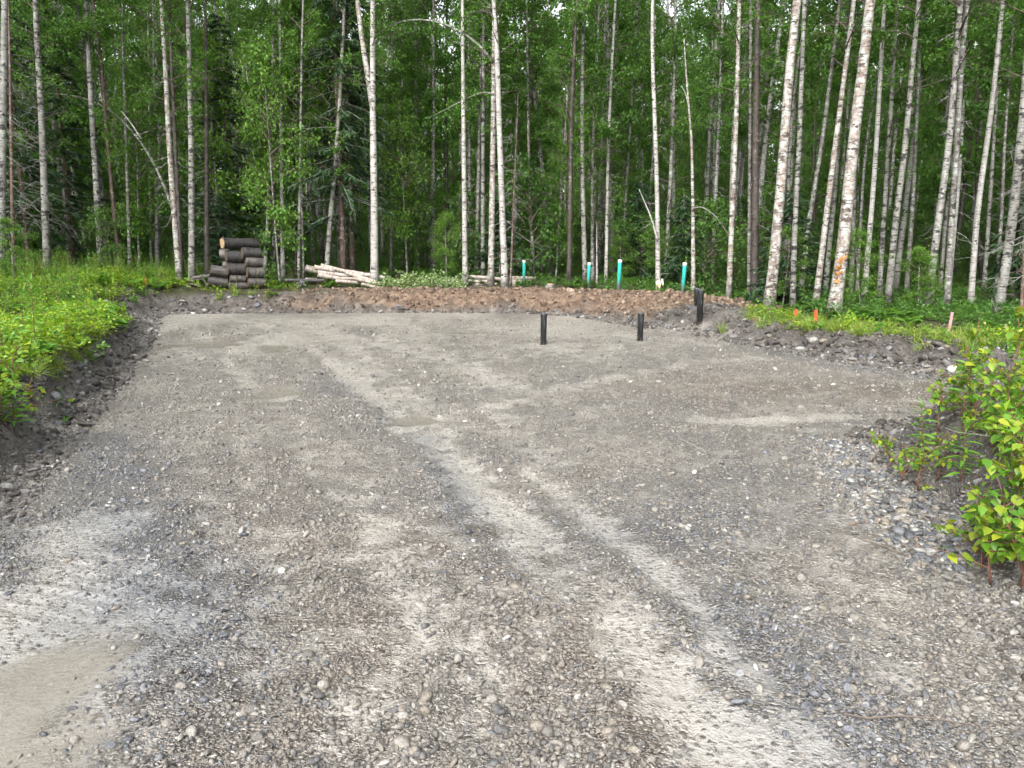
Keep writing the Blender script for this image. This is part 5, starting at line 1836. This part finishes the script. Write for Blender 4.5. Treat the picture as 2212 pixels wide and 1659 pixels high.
# ------------------------------------------------------------------ pipes
def pipe(u, vb, vt, d, dia, mat, capmat, label, group, name, lean=0.0, black=False):
    x0, _, zt = D(u, vt, d)
    zb = tz(x0, d) - 0.06
    h = zt - zb
    t = thing(name, label, 'pipe', (x0, d, zb), (random.gauss(0, .006), lean, 0), group)
    r = dia / 2
    mb = MB()
    prof = [(0, r), (h - 0.06, r), (h - 0.055, r)]
    mb.tube([(0, 0, a) for a, _ in prof], [b for _, b in prof], 24, cap=True)
    obj('tube', mb.mesh('tube', [M[mat]], True), t)
    mb = MB()
    k = 1.10 if black else 1.03
    pr = [(h - 0.075, r * k), (h - 0.012, r * k), (h - 0.002, r * k * 0.97), (h, r * k * 0.9)]
    mb.tube([(0, 0, a) for a, _ in pr], [b for _, b in pr], 24, cap=True)
    obj('cap', mb.mesh('cap', [M[capmat if not black else 'blackpipe']], False), t)
    if black:
        mb = MB()
        pr = [(h - 0.020, r * k * 1.03), (h - 0.004, r * k * 1.03)]
        mb.tube([(0, 0, a) for a, _ in pr], [b for _, b in pr], 24, cap=True)
        obj('cap_ring', mb.mesh('cap_ring', [M['blackcap']]), t)
    return t


g_ = 'green vent pipes behind the mound'
pipe(1132, 611, 562, 25.2, .105, 'greenpipe', 'whitecap', 'green pipe standing among the far white logs', g_, 'green_pipe')
pipe(1271, 628, 567, 24.5, .108, 'greenpipe', 'whitecap', 'thin green pipe in front of a pale birch', g_, 'green_pipe', 0.035)
pipe(1337, 627, 561, 22.6, .118, 'greenpipe', 'whitecap', 'tallest green pipe in the middle of the mound', g_, 'green_pipe', 0.035)
pipe(1476, 635, 567, 21.6, .112, 'greenpipe', 'whitecap', 'green pipe nearest the paired black pipes', g_, 'green_pipe', 0.045)
g_ = 'black stand pipes on the pad'
pipe(1174, 748, 676, 13.3, .108, 'blackpipe', 'blackcap', 'black pipe standing alone on the middle of the pad', g_, 'black_pipe', 0.012, True)
pipe(1384, 744, 675, 13.6, .108, 'blackpipe', 'blackcap', 'black pipe right of the lone one by the grey puddle', g_, 'black_pipe', 0.016, True)
pipe(1513, 692, 625, 15.2, .120, 'blackpipe', 'blackcap', 'front one of the paired black pipes by the mound end', g_, 'black_pipe', 0.02, True)
pipe(1506, 690, 622, 16.0, .112, 'blackpipe', 'blackcap', 'rear one of the paired black pipes, mostly hidden', g_, 'black_pipe', 0.0, True)


# ------------------------------------------------------------------ stakes
def stake(u, vb, vt, d, w, label, bands, lean=(0, 0), group='survey stakes along the bank', nm='stake', at=None):
    x0, _, zt = D(u, vt, d) if at is None else (at[0], 0, tz(at[0], d) + at[1])
    zb = tz(x0, d) - 0.08
    h = zt - zb
    t = thing(nm, label, 'stake', (x0, d, zb), (lean[1], lean[0], 0.3), group)
    z0 = 0.0
    for i, (frac, mat) in enumerate(bands):
        z1 = h * frac
        g = 1.0 if i == 0 else 1.0
        b = MB()
        a = w / 2 * (1 + 0.12 * i)
        c = a * 0.45
        v = [(sx * a, sy * c, zz) for zz in (z0, z1) for sx, sy in ((-1, -1), (1, -1), (1, 1), (-1, 1))]
        b.add(v, None, [[3, 2, 1, 0], [4, 5, 6, 7], [0, 1, 5, 4], [1, 2, 6, 5], [2, 3, 7, 6], [3, 0, 4, 7]])
        obj('post' if i == 0 else ('painted_top' if mat == 'orange' else 'ribbon'), b.mesh('post', [M[mat]]), t)
        z0 = z1 + 0.001
    return t


stake(1720, 694, 668, 14.4, .045, 'short orange stake in front of the slim birch', [(0.25, 'stake'), (1.0, 'orange')])
stake(1763, 706, 669, 13.4, .045, 'taller stake with an orange-pink painted top', [(0.55, 'darkstake'), (1.0, 'orange')])
stake(2050, 727, 674, 12.0, .034, 'leaning stake wrapped in pink ribbon', [(0.36, 'darkstake'), (1.0, 'pink')], (0.14, 0))
stake(2166, 728, 700, 11.6, .025, 'thin pale stick among the bank grass at the right', [(1.0, 'stake')], (0.2, 0))
_x, _y = on_ground(316, 622)
stake(None, 0, 0, _y, .03, 'tiny orange marker hidden in the left weeds', [(0.5, 'stake'), (1.0, 'orange')], at=(_x, 0.26))


# ------------------------------------------------------------------ logs
def log(p0, p1, r0, r1, bark, end, label, group, nm='log', sides=16, cat='log', rough=0.05):
    p0, p1 = np.array(p0), np.array(p1)
    L = np.linalg.norm(p1 - p0)
    mb = MB()
    n = 7
    xs = np.linspace(0, L, n)
    r = np.linspace(r0, r1, n) * (1 + rng.normal(0, 0.015, n))
    mb.tube(np.stack([xs, rng.normal(0, 0.006, n) * (L > 1), rng.normal(0, 0.006, n) * (L > 1)], 1), r, sides, cap=False, wob=rough)
    t = thing(nm, label, cat, tuple(p0), group=group)
    t.rotation_mode = 'QUATERNION'
    t.rotation_quaternion = Vector(p1 - p0).normalized().to_track_quat('X', 'Z')
    obj('bark', mb.mesh('bark', [M[bark]], True), t)
    for xx, rr, s in ((0.003, r0, -1), (L - 0.003, r1, 1)):
        e = MB()
        th = np.linspace(0, 2 * math.pi, sides, endpoint=False)
        for f, dx in ((0.985, 0.0), (0.6, 0.006), (0.2, 0.004)):
            pass
        v = np.vstack([np.stack([np.full(sides, xx), rr * 0.99 * np.cos(th), rr * 0.99 * np.sin(th)], 1), np.stack([np.full(sides, xx + s * 0.006), rr * 0.5 * np.cos(th), rr * 0.5 * np.sin(th)], 1), [[xx + s * 0.004, 0, 0]]])
        k = np.arange(sides)
        k2 = (k + 1) % sides
        q = np.stack([k, k2, sides + k2, sides + k], 1)
        tr = np.stack([sides + k, sides + k2, np.full(sides, 2 * sides)], 1)
        if s < 0:
            q, tr = q[:, ::-1], tr[:, ::-1]
        e.add(v, tr, q)
        obj('sawn_end', e.mesh('sawn_end', [M[end]]), t)
    return t


def stack_log(x0, x1, yc, dia, bark, label, d, tilt=0.0, yaw=0.48, end='log_ek'):
    """zoomed-crop pixels of the log stack to its place at distance d"""
    def U(a, b):
        return 368.7 + a / 6.0, 479.2 + b / 6.0
    a = np.array(D(*U(x0, yc - tilt * 0.5), d - 0.0))
    b = np.array(D(*U(x1, yc + tilt * 0.5), d + (x1 - x0) / 6.0 * PXM(d) * yaw))
    r = dia / 6.0 * PXM(d) * 0.5
    return log(a, b, r * 1.02, r * 0.97, bark, end, label, 'sawn logs in the dark stack', 'sawn_log')


DS = 23.4
stack_log(668, 1118, 280, 132, 'log_k', 'long dark log on the very top of the stack', DS - 0.1, 8, 0.75, 'log_e')
stack_log(718, 945, 450, 152, 'log_k', 'black sawn log under the left half of the top log', DS - 0.05, 10)
stack_log(925, 1160, 405, 138, 'log_k', 'grey-black sawn log under the right half of the top log', DS, 6)
stack_log(968, 1190, 524, 125, 'log_b', 'grey-brown sawn log third from the top in the right column', DS, 10)
stack_log(735, 960, 610, 158, 'log_k', 'thick black sawn log in the middle of the left column', DS - 0.05, 4)
stack_log(985, 1200, 655, 138, 'log_b', 'brown sawn log second from the bottom in the right column', DS, 4)
stack_log(768, 970, 736, 95, 'log_b', 'thin grey sawn log low in the left column', DS - 0.05, 4)
stack_log(1003, 1217, 784, 115, 'log_b', 'pale brown sawn log at the bottom of the right column', DS, 2)
stack_log(756, 992, 825, 100, 'log_b', 'pale sawn log at the bottom of the left column', DS - 0.05, 0)
stack_log(512, 736, 640, 145, 'log_f', 'deeply furrowed log leaning on the left of the stack', DS - 0.1, 30, 0.40)
stack_log(478, 735, 778, 138, 'log_f', 'furrowed log lying at the left foot of the stack', DS - 0.1, 24, 0.40)
stack_log(648, 760, 430, 150, 'log_b', 'log end showing behind the upper left of the stack', DS + 0.42, 0, 0.1)
stack_log(690, 800, 570, 130, 'log_b', 'log end showing behind the middle left of the stack', DS + 0.42, 0, 0.1)
stack_log(700, 1150, 690, 150, 'log_b', 'hidden log in the rear row of the stack', DS + 0.42, 0, 0.1)
stack_log(700, 1150, 820, 130, 'log_b', 'lowest hidden log in the rear row of the stack', DS + 0.42, 0, 0.1)
# slabs and bark beside the stack
for (x0, y0, x1, y1, w, lb) in [(190, 760, 400, 735, 0.12, 'grey slab of bark lying left of the stack'), (390, 700, 480, 830, 0.14, 'furrowed slab leaning at the left foot of the stack'),
                               (230, 790, 380, 820, 0.10, 'broken slab low on the ground left of the stack'), (280, 720, 500, 690, 0.09, 'flat slab behind the furrowed logs')]:
    a, b = np.array(D(368.7 + x0 / 6, 479.2 + y0 / 6, DS - 0.25)), np.array(D(368.7 + x1 / 6, 479.2 + y1 / 6, DS - 0.15))
    L = np.linalg.norm(b - a)
    mb = MB()
    n = 6
    for sgn in (1,):
        v, q = [], []
        for i in range(n):
            for j, yy in enumerate((-1, -0.4, 0.3, 1)):
                zz = 0.03 * (1 - yy * yy) + random.gauss(0, .006)
                v.append((L * i / (n - 1) + random.gauss(0, .01), yy * w * 0.6, zz))
        m = len(v)
        v += [(p[0], p[1], p[2] - 0.035) for p in v]
        for i in range(n - 1):
            for j in range(3):
                k = i * 4 + j
                q += [[k, k + 4, k + 5, k + 1], [m + k, m + k + 1, m + k + 5, m + k + 4]]
            q += [[i * 4, m + i * 4, m + i * 4 + 4, i * 4 + 4], [i * 4 + 3, i * 4 + 7, m + i * 4 + 7, m + i * 4 + 3]]
        q += [[0, 1, m + 1, m], [1, 2, m + 2, m + 1], [2, 3, m + 3, m + 2]]
        k = (n - 1) * 4
        q += [[k + 1, k, m + k, m + k + 1], [k + 2, k + 1, m + k + 1, m + k + 2], [k + 3, k + 2, m + k + 2, m + k + 3]]
        mb.add(v, None, q)
    o = obj('bark_slab', mb.mesh('bark_slab', [M['slab']]), loc=tuple(a))
    o.rotation_mode = 'QUATERNION'
    o.rotation_quaternion = Vector(b - a).normalized().to_track_quat('X', 'Z')
    tag(o, lb, 'bark slab', 'slabs beside the log stack')
stone_at(405, 598, 12, .8, d=22.9, label='pale rock at the left end of the bark slabs')


def pile_log(c, x0, y0, x1, y1, dia, d, label, group, bark='log_w', end='log_e', dz=0.25, nm='birch_log'):
    ou, ov, k = c
    a = np.array(D(ou + x0 / k, ov + y0 / k, d))
    b = np.array(D(ou + x1 / k, ov + y1 / k, d + dz))
    r = dia / k * PXM(d) * 0.5
    return log(a, b, r * 1.05, r * 0.92, bark, end, label, group, nm, 12)


C1 = (626.7, 530.9, 6.0)
g_ = 'white birch logs in the near pile'
for i, (x0, y0, x1, y1, dia, d, lb) in enumerate([
        (195, 285, 620, 380, 82, 25.3, 'thick pinkish log sticking out at the left end of the white pile'), (312, 280, 560, 318, 64, 24.9, 'short white log on top of the left end of the pile'),
        (395, 258, 725, 338, 58, 25.1, 'knotty white log topmost in the pile'), (725, 335, 1222, 412, 56, 24.9, 'long white log ending at the brush pile'),
        (362, 342, 770, 392, 50, 24.8, 'pinkish white log in the middle layer of the pile'), (360, 372, 655, 432, 60, 24.5, 'white log lowest at the left of the pile'),
        (650, 424, 862, 428, 38, 24.4, 'thin brownish log on the front of the pile'), (720, 340, 1200, 508, 58, 24.6, 'white log slanting down across the pile'),
        (855, 428, 1160, 500, 46, 24.4, 'slanting pink log below the long one'), (590, 455, 890, 478, 44, 24.3, 'white log half sunk at the front of the pile'),
        (925, 495, 1250, 566, 40, 24.2, 'thin white log reaching down to the brown mound'), (200, 428, 440, 446, 30, 24.3, 'thin weathered pole left of the white pile')]):
    pile_log(C1, x0, y0, x1, y1, dia, d, lb, g_, 'log_w')
C2 = (958.5, 530.9, 3.75)
g_ = 'birch logs in the far pile'
for (x0, y0, x1, y1, dia, d, lb) in [
        (215, 252, 470, 268, 30, 26.6, 'long birch log on top of the far pile, left half'), (165, 290, 380, 288, 28, 26.3, 'birch log second down in the left half of the far pile'), (178, 315, 430, 312, 26, 26.0, 'birch log third down in the left half of the far pile'),
        (140, 340, 340, 340, 26, 25.6, 'lowest birch log in the left half of the far pile'), (535, 262, 745, 264, 32, 26.6, 'birch log on top of the far pile, right half'), (535, 288, 705, 292, 28, 26.3, 'birch log under the top one in the right half'),
        (490, 308, 640, 306, 26, 26.0, 'birch log low beside the central birch'), (545, 332, 690, 328, 28, 25.7, 'lowest birch log right of the central birch'), (690, 300, 795, 302, 30, 26.2, 'dark-ended short log at the right of the far pile'),
        (690, 335, 785, 338, 24, 25.8, 'low dark log at the right foot of the far pile'), (790, 302, 862, 304, 22, 26.2, 'short log rightmost in the far pile'), (800, 322, 852, 318, 20, 25.9, 'small log below the rightmost one'),
        (-80, 286, 92, 280, 18, 26.0, 'thin log poking out right of the brush pile'), (-60, 304, 55, 304, 18, 25.8, 'log under the thin one by the brush pile'), (-50, 328, 60, 328, 26, 25.4, 'pale split log at the right foot of the brush pile')]:
    pile_log(C2, x0, y0, x1, y1, dia, d, lb, g_, 'log_w' if x0 < 680 else 'log_b', 'log_e', 0.1)
x0 = on_ground(1578, 681)
x1 = on_ground(1640, 683)
log((x0[0], 17.2, tz(x0[0], 17.2) + 0.05), (x0[0] + 0.72, 17.3, tz(x0[0] + .72, 17.3) + 0.05), 0.04, 0.035, 'log_w', 'log_e', 'short white log on the ground at the end of the mound', None, 'birch_log')


# stumps
def stump(u, vt, d, dia, h, label, bark='bark_g'):
    x0 = D(u, vt, d)[0]
    zb = tz(x0, d) - 0.05
    t = thing('stump', label, 'stump', (x0, d, zb), group='cut stumps')
    mb, q = trunk_mb([(0, 0, 0), (0, 0, h * .5), (0.01, 0, h)], dia / 2, 20, 14, 6, 0.1, 0.5)
    obj('trunk', mb.mesh('trunk', [M[bark]], True), t)
    e = MB()
    th = np.linspace(0, 6.2832, 14, endpoint=False)
    r = dia / 2 * 0.97
    e.tube([(0.01, 0, h - 0.01), (0.01, 0, h + 0.012)], [r, r * 0.98], 14)
    obj('cut_face', e.mesh('cut_face', [M['freshwood']]), t)


stump(1188, 600, 24.2, 0.22, 0.20, 'freshly cut stump in front of the far log pile')
stump(1204, 618, 22.9, 0.16, 0.10, 'low mossy stump at the edge of the brown mound')

# brush pile of cut leafy birch tops
x0 = D(905, 600, 24.3)[0]
root = thing('brush_pile', 'heap of cut leafy birch tops between the two log piles', 'brush pile', (x0, 24.3, tz(x0, 24.3)))
tw, lv = MB(), MB()
P, Q = [], []
for i in range(46):
    a = np.array([rng.uniform(-1.1, 1.0), rng.normal(0, 0.35), rng.uniform(0.03, 0.25)])
    c = curve_pts(a, rng.uniform(-0.6, 3.7), math.radians(rng.uniform(5, 55)), rng.uniform(0.5, 1.0), 0.3, 5)
    tw.tube(c, np.linspace(0.012, 0.003, 5), 4)
    n = 60
    k = rng.uniform(0.4, 3.99, n)
    i_ = k.astype(int)
    P.append(c[i_] + (c[i_ + 1] - c[i_]) * (k - i_)[:, None] + rng.normal(0, 0.05, (n, 3)))
P = np.vstack(P)
P = P[P[:, 2] > 0.0]
leaf_quads(lv, P, rdir(len(P)), rdir(len(P), -0.5), 0.07 * rng.uniform(0.7, 1.2, len(P)), 0.055 * rng.uniform(0.7, 1.2, len(P)))
obj('twigs', tw.mesh('twigs', [M['twig']]), root)
WL = mat_leaf('wilting_leaf', (0.09, 0.16, 0.05), (0.17, 0.27, 0.08), (0.42, 0.50, 0.30), 0.3)
obj('foliage', lv.mesh('foliage', [WL]), root)
# a loose grey pole poking out of the brush
a, b = np.array(D(1000, 592, 25.3)), np.array(D(1045, 608, 25.0))
log(a, b, .03, .02, 'log_b', 'log_e', 'short grey pole poking out of the brush pile', None, 'birch_log')

# crumpled black plastic between stack and pile
bm = bmesh.new()
bmesh.ops.create_icosphere(bm, subdivisions=4, radius=0.5)
for v in bm.verts:
    c = v.co
    n_ = float(fbm(np.array([c.x * 3.1 + 5]), np.array([c.y * 3.1 + c.z * 4.0]), 131, 4)[0])
    r2 = float(abs(vnoise(np.array([c.x * 9 + c.z * 7]), np.array([c.y * 9 - c.z * 5]), 137)[0]))
    v.co = c * (1 + 0.55 * n_ - 0.35 * r2)
    v.co.z = max(v.co.z * 0.55, -0.05)
me = bpy.data.meshes.new('plastic_sheet')
bm.to_mesh(me)
bm.free()
me.materials.append(M['tarp'])
x0 = D(650, 605, 24.0)[0]
o = obj('plastic_sheet', me, loc=(x0, 24.0, tz(x0, 24.0) + 0.08), scl=(0.42, 0.35, 0.62))
tag(o, 'crumpled black plastic sheet between the dark stack and the white logs', 'plastic sheet')
a, b = np.array(D(615, 606, 24.2)), np.array(D(700, 606, 24.4))
log(a, b, .07, .06, 'log_k', 'log_ek', 'grey weathered log lying beside the black plastic', None, 'birch_log')

# torn roots in the right bank face
for (uv, lb) in [([(1925, 735), (1960, 728), (1995, 738), (2012, 765)], 'bent root hanging from the turf of the right bank'), ([(1930, 762), (1945, 775), (1952, 788)], 'short root sticking out of the right bank face'),
                 ([(1850, 735), (1880, 742), (1900, 756)], 'thin root across the dark face of the right bank')]:
    p = []
    for (u, v) in uv:
        xx, yy = on_ground(u, v)
        p.append((xx, yy - 0.05, tz(xx, yy) + 0.03))
    p = np.array(p)
    r_ = thing('root', lb, 'root', tuple(p[0]), group='roots in the right bank')
    q = smooth_line(p - p[0], 10)
    obj('root_strand', MB().tube(q, np.linspace(0.014, 0.004, 10), 6).mesh('root_strand', [M['twig']], True), r_)
